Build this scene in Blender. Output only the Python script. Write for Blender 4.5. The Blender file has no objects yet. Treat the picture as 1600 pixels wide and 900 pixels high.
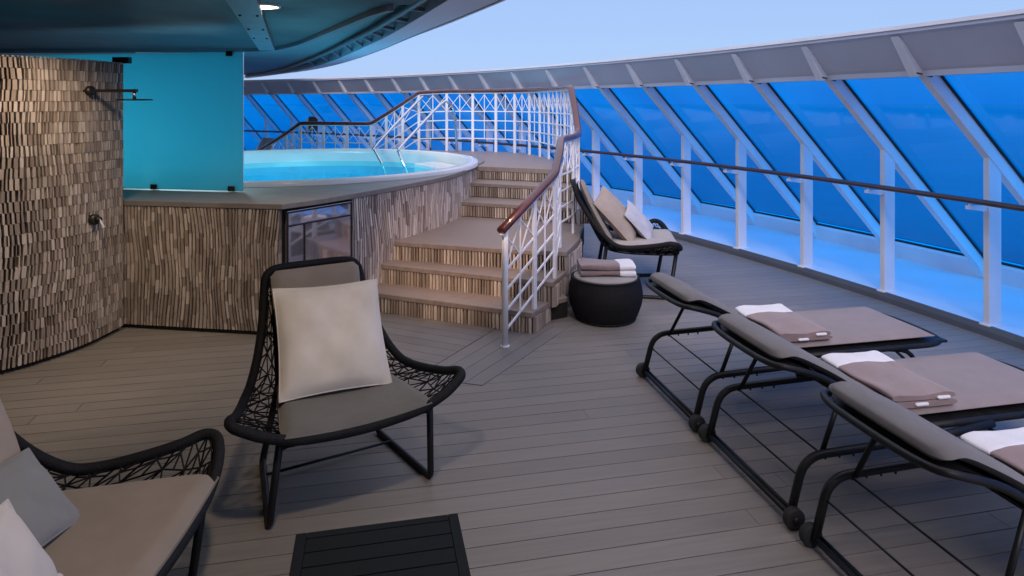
import bpy, math, random
from mathutils import Vector, Matrix
R = math.radians
random.seed(11)
scene = bpy.context.scene
COL = scene.collection

# ------------------------------------------------------------------ camera
FPX, EYE, HOR = 1040.0, 1.8, 160.0
TH = math.atan(222 / FPX)
cam_d = bpy.data.cameras.new('camera')
cam = bpy.data.objects.new('camera', cam_d)
COL.objects.link(cam)
cam.location = (0, 0, EYE)
cam.rotation_euler = (R(90), 0, -TH)
cam_d.sensor_width = 36
cam_d.lens = FPX / 1600 * 36
cam_d.shift_y = -(450 - HOR) / 1600
cam_d.clip_start = 0.05
cam_d.clip_end = 30000
scene.camera = cam

# ------------------------------------------------------------------ world, sun, exposure
SUN_EL, SUN_AZ = 38.0, 192.0           # azimuth: clockwise from +Y
w = bpy.data.worlds.new('World')
scene.world = w
w.use_nodes = True
nt = w.node_tree
nt.nodes.clear()
wo = nt.nodes.new('ShaderNodeOutputWorld')
bg = nt.nodes.new('ShaderNodeBackground')
sky = nt.nodes.new('ShaderNodeTexSky')
sky.sky_type = 'NISHITA'
sky.sun_disc = False
sky.sun_elevation = R(SUN_EL)
sky.sun_rotation = R(SUN_AZ)
sky.air_density = 1.0
sky.dust_density = 0.6
sky.ozone_density = 3.0
mix = nt.nodes.new('ShaderNodeMix')
mix.data_type = 'RGBA'
mix.inputs[0].default_value = 0.85
# thin dusk overcast: brighter and more neutral towards the zenith
geo = nt.nodes.new('ShaderNodeTexCoord')
sep = nt.nodes.new('ShaderNodeSeparateXYZ')
nt.links.new(geo.outputs['Generated'], sep.inputs[0])
ramp = nt.nodes.new('ShaderNodeMapRange')
ramp.inputs['From Min'].default_value = 0.15
ramp.inputs['From Max'].default_value = 0.8
nt.links.new(sep.outputs[2], ramp.inputs[0])
ov = nt.nodes.new('ShaderNodeMix')
ov.data_type = 'RGBA'
ov.inputs[6].default_value = (2.95, 4.35, 7.4, 1)
ov.inputs[7].default_value = (10.2, 10.0, 12.2, 1)
nt.links.new(ramp.outputs[0], ov.inputs[0])
nt.links.new(ov.outputs[2], mix.inputs[7])
nt.links.new(sky.outputs[0], mix.inputs[6])
nt.links.new(mix.outputs[2], bg.inputs[0])
bg.inputs[1].default_value = 0.13
nt.links.new(bg.outputs[0], wo.inputs[0])

sd = bpy.data.lights.new('sun', 'SUN')
sd.energy = 2.1
sd.angle = R(25)
sd.color = (1.0, 0.86, 0.86)
so = bpy.data.objects.new('sun', sd)
COL.objects.link(so)
sdir = Vector((math.sin(R(SUN_AZ)) * math.cos(R(SUN_EL)), math.cos(R(SUN_AZ)) * math.cos(R(SUN_EL)), math.sin(R(SUN_EL))))
so.rotation_euler = sdir.to_track_quat('Z', 'Y').to_euler()

scene.render.engine = 'CYCLES'
scene.cycles.use_denoising = True
scene.cycles.max_bounces = 8
scene.cycles.transparent_max_bounces = 12
scene.cycles.sample_clamp_indirect = 4
scene.view_settings.view_transform = 'Standard'
scene.view_settings.look = 'None'
scene.view_settings.exposure = 0.0
scene.view_settings.gamma = 1.0


# ------------------------------------------------------------------ helpers
def W(u, v, h=0.0):
    """point at height h seen at (u, v) in the photograph"""
    z = FPX * (EYE - h) / (v - HOR)
    l = (u - 800) * z / FPX
    return Vector((l * math.cos(TH) + z * math.sin(TH), -l * math.sin(TH) + z * math.cos(TH), h))


def Z(u, z, h=0.0):
    l = (u - 800) * z / FPX
    return Vector((l * math.cos(TH) + z * math.sin(TH), -l * math.sin(TH) + z * math.cos(TH), h))


class MB:
    def __init__(s):
        s.v, s.f, s.sm = [], [], []

    def add(s, vs, fs, smooth=False, M=None):
        o = len(s.v)
        for p in vs:
            p = Vector(p)
            s.v.append(tuple(M @ p) if M else tuple(p))
        for f in fs:
            s.f.append([i + o for i in f])
            s.sm.append(smooth)
        return s

    def hexa(s, b, t):
        """b: 4 bottom points ccw, t: 4 top points"""
        return s.add(list(b) + list(t), [(3, 2, 1, 0), (4, 5, 6, 7), (0, 1, 5, 4), (1, 2, 6, 5), (2, 3, 7, 6), (3, 0, 4, 7)])

    def box(s, c, d, rz=0, M=None):
        x, y, z = d[0] / 2, d[1] / 2, d[2] / 2
        m = Matrix.Translation(c) @ Matrix.Rotation(rz, 4, 'Z')
        if M:
            m = M @ m
        vs = [m @ Vector(p) for p in [(-x, -y, -z), (x, -y, -z), (x, y, -z), (-x, y, -z), (-x, -y, z), (x, -y, z), (x, y, z), (-x, y, z)]]
        return s.hexa(vs[:4], vs[4:])

    def bar(s, a, b, wd, ht, up=(0, 0, 1)):
        a, b = Vector(a), Vector(b)
        d = (b - a).normalized()
        up = Vector(up)
        if abs(d.dot(up)) > .98:
            up = Vector((1, 0, 0))
        sx = d.cross(up).normalized()
        uz = sx.cross(d).normalized()
        q = [(-wd / 2, -ht / 2), (wd / 2, -ht / 2), (wd / 2, ht / 2), (-wd / 2, ht / 2)]
        return s.hexa([a + sx * i + uz * j for i, j in q], [b + sx * i + uz * j for i, j in q])

    def tube(s, pts, r, n=8, closed=False, flat=1.0):
        pts = [Vector(p) for p in pts]
        m = len(pts)
        rs = r if isinstance(r, (list, tuple)) else [r] * m
        vs, fs = [], []
        prev = None
        for i, p in enumerate(pts):
            a = pts[(i - 1) % m] if (closed or i > 0) else p
            b = pts[(i + 1) % m] if (closed or i < m - 1) else p
            d = (b - a).normalized()
            if prev is None:
                ref = Vector((0, 0, 1)) if abs(d.z) < .9 else Vector((1, 0, 0))
                x = d.cross(ref).normalized()
            else:
                x = (prev - d * prev.dot(d)).normalized()
            prev = x
            y = d.cross(x)
            for k in range(n):
                t = 2 * math.pi * k / n
                vs.append(p + x * math.cos(t) * rs[i] + y * math.sin(t) * rs[i] * flat)
        for i in range(m if closed else m - 1):
            for k in range(n):
                a = i * n + k
                b = i * n + (k + 1) % n
                j = ((i + 1) % m) * n
                fs.append((a, b, j + (k + 1) % n, j + k))
        if not closed:
            fs.append(tuple(range(n - 1, -1, -1)))
            fs.append(tuple((m - 1) * n + k for k in range(n)))
        return s.add(vs, fs, True)

    def prism(s, poly, z0, z1):
        n = len(poly)
        ar = sum(poly[i][0] * poly[(i + 1) % n][1] - poly[(i + 1) % n][0] * poly[i][1] for i in range(n))
        if ar < 0:
            poly = list(poly)[::-1]
        vs = [(p[0], p[1], z0) for p in poly] + [(p[0], p[1], z1) for p in poly]
        fs = [tuple(range(n - 1, -1, -1)), tuple(range(n, 2 * n))] + [(i, (i + 1) % n, n + (i + 1) % n, n + i) for i in range(n)]
        return s.add(vs, fs)

    def lathe(s, prof, c=(0, 0, 0), n=32, smooth=True):
        vs, fs = [], []
        for r, z in prof:
            for k in range(n):
                t = 2 * math.pi * k / n
                vs.append((c[0] + r * math.cos(t), c[1] + r * math.sin(t), c[2] + z))
        for i in range(len(prof) - 1):
            for k in range(n):
                fs.append((i * n + k, i * n + (k + 1) % n, (i + 1) * n + (k + 1) % n, (i + 1) * n + k))
        return s.add(vs, fs, smooth)

    def loft(s, rows, closed_u=False, smooth=True):
        n = len(rows[0])
        vs = [p for r in rows for p in r]
        fs = []
        for i in range(len(rows) - 1):
            for k in range(n if closed_u else n - 1):
                fs.append((i * n + k, i * n + (k + 1) % n, (i + 1) * n + (k + 1) % n, (i + 1) * n + k))
        return s.add(vs, fs, smooth)

    def build(s, name, mat, parent=None, bevel=0, subsurf=0, M=None):
        me = bpy.data.meshes.new(name)
        vs = [tuple(M @ Vector(p)) for p in s.v] if M else s.v
        me.from_pydata(vs, [], s.f)
        me.polygons.foreach_set('use_smooth', s.sm)
        me.materials.append(mat)
        me.validate()
        me.update()
        o = bpy.data.objects.new(name, me)
        COL.objects.link(o)
        if parent:
            o.parent = parent
        if bevel:
            b = o.modifiers.new('bevel', 'BEVEL')
            b.width = bevel
            b.segments = 2
            b.limit_method = 'ANGLE'
            b.angle_limit = R(40)
        if subsurf:
            b = o.modifiers.new('sub', 'SUBSURF')
            b.levels = b.render_levels = subsurf
        return o


def tag(o, label=None, cat=None, group=None, kind=None):
    if label: o['label'] = label
    if cat: o['category'] = cat
    if group: o['group'] = group
    if kind: o['kind'] = kind
    return o


def thing(name, label, cat, loc=(0, 0, 0), rz=0, group=None):
    o = bpy.data.objects.new(name, None)
    o.empty_display_size = .1
    COL.objects.link(o)
    o.location = loc
    o.rotation_euler = (0, 0, rz)
    return tag(o, label, cat, group)


def copy_tree(o, parent=None):
    c = o.copy()
    COL.objects.link(c)
    c.parent = parent
    for ch in [x for x in COL.objects if x.parent == o]:
        copy_tree(ch, c)
    return c


def catmull(pts, n=6, closed=False):
    pts = [Vector(p) for p in pts]
    out = []
    m = len(pts)
    for i in range(m if closed else m - 1):
        g = lambda k: pts[k % m] if closed else pts[max(0, min(m - 1, k))]
        a, b, c, d = g(i - 1), g(i), g(i + 1), g(i + 2)
        for k in range(n):
            t = k / n
            out.append(.5 * ((2 * b) + (c - a) * t + (2 * a - 5 * b + 4 * c - d) * t * t + (3 * b - a - 3 * c + d) * t ** 3))
    if not closed:
        out.append(pts[-1])
    return out


# ------------------------------------------------------------------ materials
def mat(name, col, rough=.5, metal=0, var=0.0, vscale=3.0, bump=0.0, bscale=200.0, island=0.0, stretch=(1, 1, 1), spec=.5, coat=0, col2=None, rvar=0.0, sheen=0):
    m = bpy.data.materials.new(name)
    m.use_nodes = True
    n = m.node_tree
    b = n.nodes['Principled BSDF']
    L = n.links.new
    b.inputs['Roughness'].default_value = rough
    b.inputs['Metallic'].default_value = metal
    b.inputs['Specular IOR Level'].default_value = spec
    b.inputs['Coat Weight'].default_value = coat
    b.inputs['Sheen Weight'].default_value = sheen
    tc = n.nodes.new('ShaderNodeTexCoord')
    mp = n.nodes.new('ShaderNodeMapping')
    mp.inputs['Scale'].default_value = stretch
    L(tc.outputs['Object'], mp.inputs[0])
    base = n.nodes.new('ShaderNodeRGB')
    base.outputs[0].default_value = (*col, 1)
    cur = base.outputs[0]
    if col2:
        g = n.nodes.new('ShaderNodeNewGeometry')
        mx = n.nodes.new('ShaderNodeMix')
        mx.data_type = 'RGBA'
        mx.inputs[7].default_value = (*col2, 1)
        L(g.outputs['Random Per Island'], mx.inputs[0])
        L(cur, mx.inputs[6])
        cur = mx.outputs[2]
    hs = n.nodes.new('ShaderNodeHueSaturation')
    L(cur, hs.inputs['Color'])
    val = None
    if var or rvar:
        no = n.nodes.new('ShaderNodeTexNoise')
        no.inputs['Scale'].default_value = vscale
        no.inputs['Detail'].default_value = 6
        L(mp.outputs[0], no.inputs[0])
        mr = n.nodes.new('ShaderNodeMapRange')
        mr.inputs['From Min'].default_value = .3
        mr.inputs['From Max'].default_value = .7
        mr.inputs['To Min'].default_value = 1 - var
        mr.inputs['To Max'].default_value = 1 + var
        L(no.outputs[0], mr.inputs[0])
        val = mr.outputs[0]
        if rvar:
            m2 = n.nodes.new('ShaderNodeMapRange')
            m2.inputs['From Min'].default_value = .3
            m2.inputs['From Max'].default_value = .7
            m2.inputs['To Min'].default_value = max(.02, rough - rvar)
            m2.inputs['To Max'].default_value = min(1, rough + rvar)
            L(no.outputs[0], m2.inputs[0])
            L(m2.outputs[0], b.inputs['Roughness'])
    if island:
        g = n.nodes.new('ShaderNodeNewGeometry')
        mr = n.nodes.new('ShaderNodeMapRange')
        mr.inputs['To Min'].default_value = 1 - island
        mr.inputs['To Max'].default_value = 1 + island
        L(g.outputs['Random Per Island'], mr.inputs[0])
        if val:
            mu = n.nodes.new('ShaderNodeMath')
            mu.operation = 'MULTIPLY'
            L(val, mu.inputs[0]); L(mr.outputs[0], mu.inputs[1])
            val = mu.outputs[0]
        else:
            val = mr.outputs[0]
    if val:
        L(val, hs.inputs['Value'])
    L(hs.outputs[0], b.inputs['Base Color'])
    if bump:
        nb = n.nodes.new('ShaderNodeTexNoise')
        nb.inputs['Scale'].default_value = bscale
        nb.inputs['Detail'].default_value = 3
        L(mp.outputs[0], nb.inputs[0])
        bu = n.nodes.new('ShaderNodeBump')
        bu.inputs['Strength'].default_value = bump
        bu.inputs['Distance'].default_value = .01
        L(nb.outputs[0], bu.inputs['Height'])
        L(bu.outputs[0], b.inputs['Normal'])
    return m


def weave(name, col, s=260, rough=.9, var=.08, bump=.45):
    """cloth: woven threads as bump, soft tone variation"""
    m = mat(name, col, rough, var=var, vscale=7, spec=.2, sheen=.15)
    n = m.node_tree
    b = n.nodes['Principled BSDF']
    tc = n.nodes.new('ShaderNodeTexCoord')
    wv = []
    for d in ('X', 'Y'):
        t = n.nodes.new('ShaderNodeTexWave')
        t.bands_direction = d
        t.inputs['Scale'].default_value = s
        t.inputs['Distortion'].default_value = .4
        n.links.new(tc.outputs['Object'], t.inputs[0])
        wv.append(t)
    ad = n.nodes.new('ShaderNodeMath'); ad.operation = 'ADD'
    n.links.new(wv[0].outputs[1], ad.inputs[0]); n.links.new(wv[1].outputs[1], ad.inputs[1])
    nz = n.nodes.new('ShaderNodeTexNoise'); nz.inputs['Scale'].default_value = 9; nz.inputs['Detail'].default_value = 3
    n.links.new(tc.outputs['Object'], nz.inputs[0])
    ml = n.nodes.new('ShaderNodeMath'); ml.operation = 'MULTIPLY_ADD'
    ml.inputs[1].default_value = 9
    n.links.new(nz.outputs[0], ml.inputs[0]); n.links.new(ad.outputs[0], ml.inputs[2])
    bu = n.nodes.new('ShaderNodeBump')
    bu.inputs['Strength'].default_value = bump
    bu.inputs['Distance'].default_value = .003
    n.links.new(ml.outputs[0], bu.inputs['Height'])
    n.links.new(bu.outputs[0], b.inputs['Normal'])
    return m


M = {}
M['deck'] = mat('deck_boards', (.212, .188, .166), .55, var=.13, vscale=3, island=.07, stretch=(1, 14, 1), bump=.12, bscale=60, rvar=.12)
M['deck_b'] = mat('deck_border', (.20, .178, .166), .55, var=.14, vscale=4, island=.08, bump=.1, bscale=50, rvar=.1)
M['margin'] = mat('deck_margin_caulk', (.10, .11, .13), .6, var=.1)
M['gap'] = mat('deck_gap', (.02, .018, .017), .9)
M['tread'] = mat('step_tread', (.26, .205, .178), .5, var=.14, vscale=5, stretch=(1.5, 9, 1), bump=.1, bscale=50, rvar=.1)
M['ledge'] = mat('ledge_board', (.215, .19, .172), .45, var=.13, vscale=3, stretch=(1, 6, 1), bump=.08, bscale=40, rvar=.12)
def strip_wood(name, cols, bright=1.0):
    m = mat(name, (.4, .3, .25), .75, var=.16, vscale=14, island=.12, bump=.3, bscale=70, stretch=(3, 3, .5))
    n = m.node_tree
    hs = [q for q in n.nodes if q.type == 'HUE_SAT'][0]
    g = n.nodes.new('ShaderNodeNewGeometry')
    rp = n.nodes.new('ShaderNodeValToRGB')
    rp.color_ramp.interpolation = 'CONSTANT'
    el = rp.color_ramp.elements
    while len(el) < len(cols):
        el.new(.5)
    for e, (p, c) in zip(el, cols):
        e.position = p
        e.color = (*[x * bright for x in c], 1)
    n.links.new(g.outputs['Random Per Island'], rp.inputs[0])
    n.links.new(rp.outputs[0], hs.inputs['Color'])
    return m
M['clad'] = strip_wood('stacked_wood_strips', [(0, (.26, .19, .15)), (.05, (.31, .24, .19)), (.34, (.38, .305, .245)), (.60, (.44, .355, .29)), (.84, (.52, .43, .36))])
M['clad_b'] = strip_wood('driftwood_strips', [(0, (.25, .205, .19)), (.06, (.34, .285, .27)), (.34, (.42, .36, .345)), (.60, (.49, .43, .415)), (.84, (.57, .51, .50))])
M['clad_back'] = mat('cladding_backing', (.010, .007, .006), .9)
M['white'] = mat('white_paint', (.84, .81, .84), .38, var=.06, vscale=2.5, bump=.04, bscale=30, rvar=.08)
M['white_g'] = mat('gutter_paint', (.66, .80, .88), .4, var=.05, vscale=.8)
M['header'] = mat('header_paint', (.58, .57, .64), .45, var=.07, vscale=1.5, bump=.03, bscale=20)
M['gasket'] = mat('black_gasket', (.012, .012, .016), .6)
M['rail'] = mat('varnished_handrail', (.085, .020, .020), .32, var=.25, vscale=8, stretch=(1, 1, 1), coat=.4, rvar=.08)
M['rail_d'] = mat('dark_handrail', (.075, .032, .034), .35, var=.2, vscale=6, coat=.2)
M['chrome'] = mat('polished_steel', (.62, .64, .68), .18, metal=1, var=.08, vscale=10)
M['dmetal'] = mat('dark_bronze_metal', (.05, .045, .04), .4, metal=.6)
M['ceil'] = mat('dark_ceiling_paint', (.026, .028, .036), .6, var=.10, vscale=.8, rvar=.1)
M['ceil_t'] = mat('soffit_teal_light', (.16, .22, .23), .45, var=.2, vscale=.6)  # teal light falling on the soffit is mixed into this colour
M['fascia'] = mat('fascia_paint', (.58, .64, .76), .4, var=.12, vscale=1.2, rvar=.1)
M['beam'] = mat('beam_paint', (.15, .165, .20), .5, var=.12, vscale=4)
M['pool_w'] = mat('pool_white', (.80, .80, .80), .25, var=.03, vscale=3, coat=.3)
M['pool_t'] = mat('pool_lining', (.012, .56, .78), .35, var=.06, vscale=6)
M['wicker'] = mat('black_woven_rope', (.008, .0075, .009), .7, spec=.25, bump=.5, bscale=160, var=.3, vscale=30)
M['frame'] = mat('black_powder_coat', (.009, .009, .010), .5, spec=.3, var=.2, vscale=20, rvar=.1)
M['table'] = mat('black_slats', (.006, .008, .010), .75, spec=.2, var=.25, vscale=6, stretch=(1, 8, 1), rvar=.1)
M['rubber'] = mat('black_rubber', (.012, .012, .012), .75)
M['taupe'] = weave('taupe_cushion', (.30, .245, .20))
M['grey_c'] = weave('grey_cushion', (.18, .172, .155))
M['pale_c'] = weave('pale_beige_cushion', (.42, .375, .345))
M['lounge'] = weave('lounger_cushion', (.275, .225, .220), rough=.8)
M['lounge_b'] = weave('lounger_backrest', (.185, .168, .165), rough=.8)
M['pale_p'] = weave('cream_pillow', (.74, .66, .58), s=320, bump=.35)
M['white_p'] = weave('off_white_pillow', (.66, .62, .62), s=320)
M['grey_p'] = weave('grey_pillow', (.27, .275, .28), s=320)
M['beige_p'] = weave('beige_pillow', (.40, .315, .26), s=320)
M['lilac_p'] = weave('pale_grey_pillow', (.50, .49, .54), s=320)
M['towel_b'] = mat('brown_towel', (.235, .160, .155), .95, var=.12, vscale=12, bump=.7, bscale=260, spec=.1, sheen=.4)
M['towel_w'] = mat('white_towel', (.74, .72, .74), .95, var=.05, vscale=12, bump=.6, bscale=260, spec=.1, sheen=.3)
M['wallp'] = mat('deckhouse_paint', (.30, .36, .40), .5, var=.06)


def glass_blue():
    m = bpy.data.materials.new('blue_tinted_glass')
    m.use_nodes = True
    n = m.node_tree
    n.nodes.clear()
    L = n.links.new
    out = n.nodes.new('ShaderNodeOutputMaterial')
    tr = n.nodes.new('ShaderNodeBsdfTransparent')
    gl = n.nodes.new('ShaderNodeBsdfGlossy')
    gl.inputs['Roughness'].default_value = .06
    gl.inputs['Color'].default_value = (.8, .9, 1, 1)
    fr = n.nodes.new('ShaderNodeFresnel')
    fr.inputs[0].default_value = 1.4
    tc = n.nodes.new('ShaderNodeTexCoord')
    no = n.nodes.new('ShaderNodeTexNoise')
    no.inputs['Scale'].default_value = .7
    no.inputs['Detail'].default_value = 2
    L(tc.outputs['Object'], no.inputs[0])
    rp = n.nodes.new('ShaderNodeValToRGB')
    rp.color_ramp.elements[0].position = .35
    rp.color_ramp.elements[0].color = (.008, .56, .93, 1)
    rp.color_ramp.elements[1].position = .65
    rp.color_ramp.elements[1].color = (.012, .62, .99, 1)
    L(no.outputs[0], rp.inputs[0])
    L(rp.outputs[0], tr.inputs[0])
    mx = n.nodes.new('ShaderNodeMixShader')
    sc = n.nodes.new('ShaderNodeMath')
    sc.operation = 'MULTIPLY'
    sc.inputs[1].default_value = .10
    L(fr.outputs[0], sc.inputs[0])
    L(sc.outputs[0], mx.inputs[0])
    L(tr.outputs[0], mx.inputs[1])
    L(gl.outputs[0], mx.inputs[2])
    L(mx.outputs[0], out.inputs[0])
    return m


def glass_frost():
    m = bpy.data.materials.new('frosted_teal_glass')
    m.use_nodes = True
    n = m.node_tree
    n.nodes.clear()
    L = n.links.new
    out = n.nodes.new('ShaderNodeOutputMaterial')
    tl = n.nodes.new('ShaderNodeBsdfTranslucent')
    df = n.nodes.new('ShaderNodeBsdfDiffuse')
    gl = n.nodes.new('ShaderNodeBsdfGlossy')
    gl.inputs['Roughness'].default_value = .25
    tl.inputs[0].default_value = (.27, .80, .89, 1)
    df.inputs[0].default_value = (.14, .45, .50, 1)
    a = n.nodes.new('ShaderNodeMixShader')
    a.inputs[0].default_value = .3
    L(tl.outputs[0], a.inputs[1]); L(df.outputs[0], a.inputs[2])
    b = n.nodes.new('ShaderNodeMixShader')
    fr = n.nodes.new('ShaderNodeFresnel')
    fr.inputs[0].default_value = 1.3
    L(fr.outputs[0], b.inputs[0])
    L(a.outputs[0], b.inputs[1]); L(gl.outputs[0], b.inputs[2])
    L(b.outputs[0], out.inputs[0])
    return m


def water(name, deep, rough, scale, strength, see=None, stretch=(1, 1, 1)):
    m = bpy.data.materials.new(name)
    m.use_nodes = True
    n = m.node_tree
    n.nodes.clear()
    L = n.links.new
    out = n.nodes.new('ShaderNodeOutputMaterial')
    tc = n.nodes.new('ShaderNodeTexCoord')
    mp = n.nodes.new('ShaderNodeMapping')
    mp.inputs['Scale'].default_value = stretch
    L(tc.outputs['Object'], mp.inputs[0])
    no = n.nodes.new('ShaderNodeTexNoise')
    no.inputs['Scale'].default_value = scale
    no.inputs['Detail'].default_value = 6
    L(mp.outputs[0], no.inputs[0])
    bu = n.nodes.new('ShaderNodeBump')
    bu.inputs['Strength'].default_value = strength
    bu.inputs['Distance'].default_value = .05 if see else 1.0
    L(no.outputs[0], bu.inputs['Height'])
    gl = n.nodes.new('ShaderNodeBsdfGlossy')
    gl.inputs['Roughness'].default_value = rough
    L(bu.outputs[0], gl.inputs['Normal'])
    if see:
        un = n.nodes.new('ShaderNodeBsdfTransparent')
        un.inputs[0].default_value = (*see, 1)
    else:
        un = n.nodes.new('ShaderNodeBsdfDiffuse')
        un.inputs[0].default_value = (*deep, 1)
    fr = n.nodes.new('ShaderNodeFresnel')
    fr.inputs[0].default_value = 1.10 if see else 1.33
    L(bu.outputs[0], fr.inputs['Normal'])
    mx = n.nodes.new('ShaderNodeMixShader')
    sc = n.nodes.new('ShaderNodeMath')
    sc.operation = 'MULTIPLY'
    sc.inputs[1].default_value = .4 if see else 1
    L(fr.outputs[0], sc.inputs[0])
    L(sc.outputs[0], mx.inputs[0])
    L(un.outputs[0], mx.inputs[1]); L(gl.outputs[0], mx.inputs[2])
    L(mx.outputs[0], out.inputs[0])
    return m


def emit(name, col, s):
    m = bpy.data.materials.new(name)
    m.use_nodes = True
    b = m.node_tree.nodes['Principled BSDF']
    b.inputs['Base Color'].default_value = (.8, .8, .8, 1)
    b.inputs['Emission Color'].default_value = (*col, 1)
    b.inputs['Emission Strength'].default_value = s
    return m


M['glass'] = glass_blue()
M['frost'] = glass_frost()
M['sea'] = water('sea', (.035, .10, .17), .25, .04, .5)
M['poolwater'] = water('pool_water', None, .03, 5, .10, see=(.30, .90, .97))
M['lamp'] = emit('lamp_lens', (1, .93, .72), 5)
M['poollamp'] = emit('pool_lamp_lens', (.5, .9, 1), 1.2)
M['mirror'] = mat('dark_polished_panel', (.5, .47, .52), .05, metal=.75, var=.08, vscale=3)

# ------------------------------------------------------------------ the setting: sea, deck, gutter
mb = MB()
mb.add([(-9000, -9000, -22), (9000, -9000, -22), (9000, 9000, -22), (-9000, 9000, -22)], [(0, 1, 2, 3)])
tag(mb.build('sea', M['sea']), kind='structure')

# line of the guard-rail posts, a gentle curve round the end of the deck
NP, FIRST = 24, -4
def post_line():
    x, y, a, k, dk, s = 4.775, 3.310, .05046, .04914, -.000286, .96675
    pts = {}
    X, Y, A = x, y, a
    for i in range(0, NP):
        pts[i] = (X, Y, A)
        X += -math.sin(A) * s; Y += math.cos(A) * s; A += k + dk * i
    X, Y, A = x, y, a
    for i in range(-1, FIRST - 1, -1):
        A -= k
        X -= -math.sin(A) * s; Y -= math.cos(A) * s
        pts[i] = (X, Y, A)
    return pts
PL = post_line()
IDX = sorted(PL)
def at(i, t, h):
    """i may be fractional; t outward from the post line"""
    j = int(math.floor(i)); f = i - j
    j = max(IDX[0], min(IDX[-1] - 1, j)); f = i - j
    a, b = PL[j], PL[j + 1]
    x, y, A = [a[q] * (1 - f) + b[q] * f for q in range(3)]
    return Vector((x + math.cos(A) * t, y + math.sin(A) * t, h))


def clip(poly, conv):
    """clip polygon by convex ccw polygon"""
    out = poly
    n = len(conv)
    for i in range(n):
        a, b = conv[i], conv[(i + 1) % n]
        ins = lambda p: (b[0] - a[0]) * (p[1] - a[1]) - (b[1] - a[1]) * (p[0] - a[0])
        src, out = out, []
        for j in range(len(src)):
            p, q = src[j], src[(j + 1) % len(src)]
            dp, dq = ins(p), ins(q)
            if dp >= 0: out.append(p)
            if (dp >= 0) != (dq >= 0):
                t = dp / (dp - dq)
                out.append((p[0] + (q[0] - p[0]) * t, p[1] + (q[1] - p[1]) * t))
        if len(out) < 3:
            return []
    return out


def boards(mb, conv, d, wd, z0, z1, gap=.004, off=0.0):
    dx, dy = Vector(d).normalized()
    nx, ny = -dy, dx
    s = [p[0] * nx + p[1] * ny for p in conv]
    k = math.floor((min(s) - off) / wd)
    while k * wd + off < max(s):
        a, b = k * wd + off + gap / 2, (k + 1) * wd + off - gap / 2
        q = [(nx * a - dx * 40, ny * a - dy * 40), (nx * a + dx * 40, ny * a + dy * 40), (nx * b + dx * 40, ny * b + dy * 40), (nx * b - dx * 40, ny * b - dy * 40)]
        c = clip(q, conv)
        if len(c) >= 3:
            mb.prism(c, z0, z1)
        k += 1

# deck boards: each board a real strip with an open joint, ends cut in lengths
mb = MB()
BW = .118
y = -3.0
row = 0
while y < 24:
    ym = y + BW / 2
    best = None
    for i in range(IDX[0], IDX[-1]):
        a, b = PL[i], PL[i + 1]
        if min(a[1], b[1]) <= ym <= max(a[1], b[1]):
            f = (ym - a[1]) / (b[1] - a[1])
            best = a[0] * (1 - f) + b[0] * f
    if best is None:
        best = 4.7 if ym < 5 else -5
    xr = best - .02
    x = -9 + random.random() * 2
    while x < xr:
        x2 = min(x + random.choice((4.8, 6.0, 5.4)), xr)
        if xr - x2 < .8: x2 = xr
        mb.box(((x + x2) / 2, ym, -.0125), (x2 - x - (.004 if x2 < xr else 0), BW - .0045, .025))
        x = x2
    y += BW
    row += 1
tag(mb.build('deck_floor', M['deck']), kind='structure')
mb = MB()
mb.loft([[(-12, at(q, 0, 0).y, -.016), at(q, 1.35, -.016)] for q in range(FIRST, NP - 1)], smooth=False)
tag(mb.build('deck_plating', M['gap']), kind='structure')

# diagonal border band and the fan of boards in front of the stairs (5 mm proud)
sd_ = (.815, -.58)
mb = MB()
bandL = [(.52, 4.60), (.735, 4.17), (1.56, 5.10), (1.30, 5.40)]
bandL = [W(668, 578).xy[:], W(754, 603).xy[:], W(888, 512).xy[:], (1.45, 5.5), (.98, 5.28), W(742, 527).xy[:]]
def ccw(p):
    n = len(p)
    return p if sum(p[i][0] * p[(i + 1) % n][1] - p[(i + 1) % n][0] * p[i][1] for i in range(n)) > 0 else p[::-1]
band = ccw([W(652, 590).xy[:], W(754, 603).xy[:], W(890, 511).xy[:], W(792, 506).xy[:]])
dirb = (W(890, 511) - W(754, 603)).xy
nb = Vector((-dirb.y, dirb.x)).normalized()
boards(mb, band, dirb, .118, .0, .005, off=(W(754, 603).xy.dot(nb)))
tag(mb.build('deck_border', M['deck_b']), kind='structure')
mb = MB()
fan = ccw([(-.62, 5.30), (-.45, 5.02), W(650, 589).xy[:], (W(790, 505)).xy[:], (.9, 5.4), (-.1, 5.95)])
boards(mb, fan, sd_, .118, .0, .005)
tag(mb.build('deck_stair_apron', M['deck_b']), kind='structure')

# raised white gutter outside the posts with its coaming
mb = MB()
rows = []
n = (NP - 1) * 2
for q in range(FIRST * 2, (NP - 1) * 2 + 1):
    i = q / 2
    rows.append([at(i, -.075, -.01), at(i, -.075, .07), at(i, -.065, .08), at(i, 1.28, .075), at(i, 1.30, -.01)])
mb.loft(rows, smooth=False)
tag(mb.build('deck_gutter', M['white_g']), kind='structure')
mb = MB()
rows = []
for q in range(FIRST * 2, (NP - 1) * 2 + 1):
    i = q / 2
    rows.append([at(i, -.098, .0), at(i, -.095, .045), at(i, -.080, .083), at(i, -.060, .083)])
mb.loft(rows, smooth=False)
tag(mb.build('deck_margin', M['margin']), kind='structure')

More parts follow.
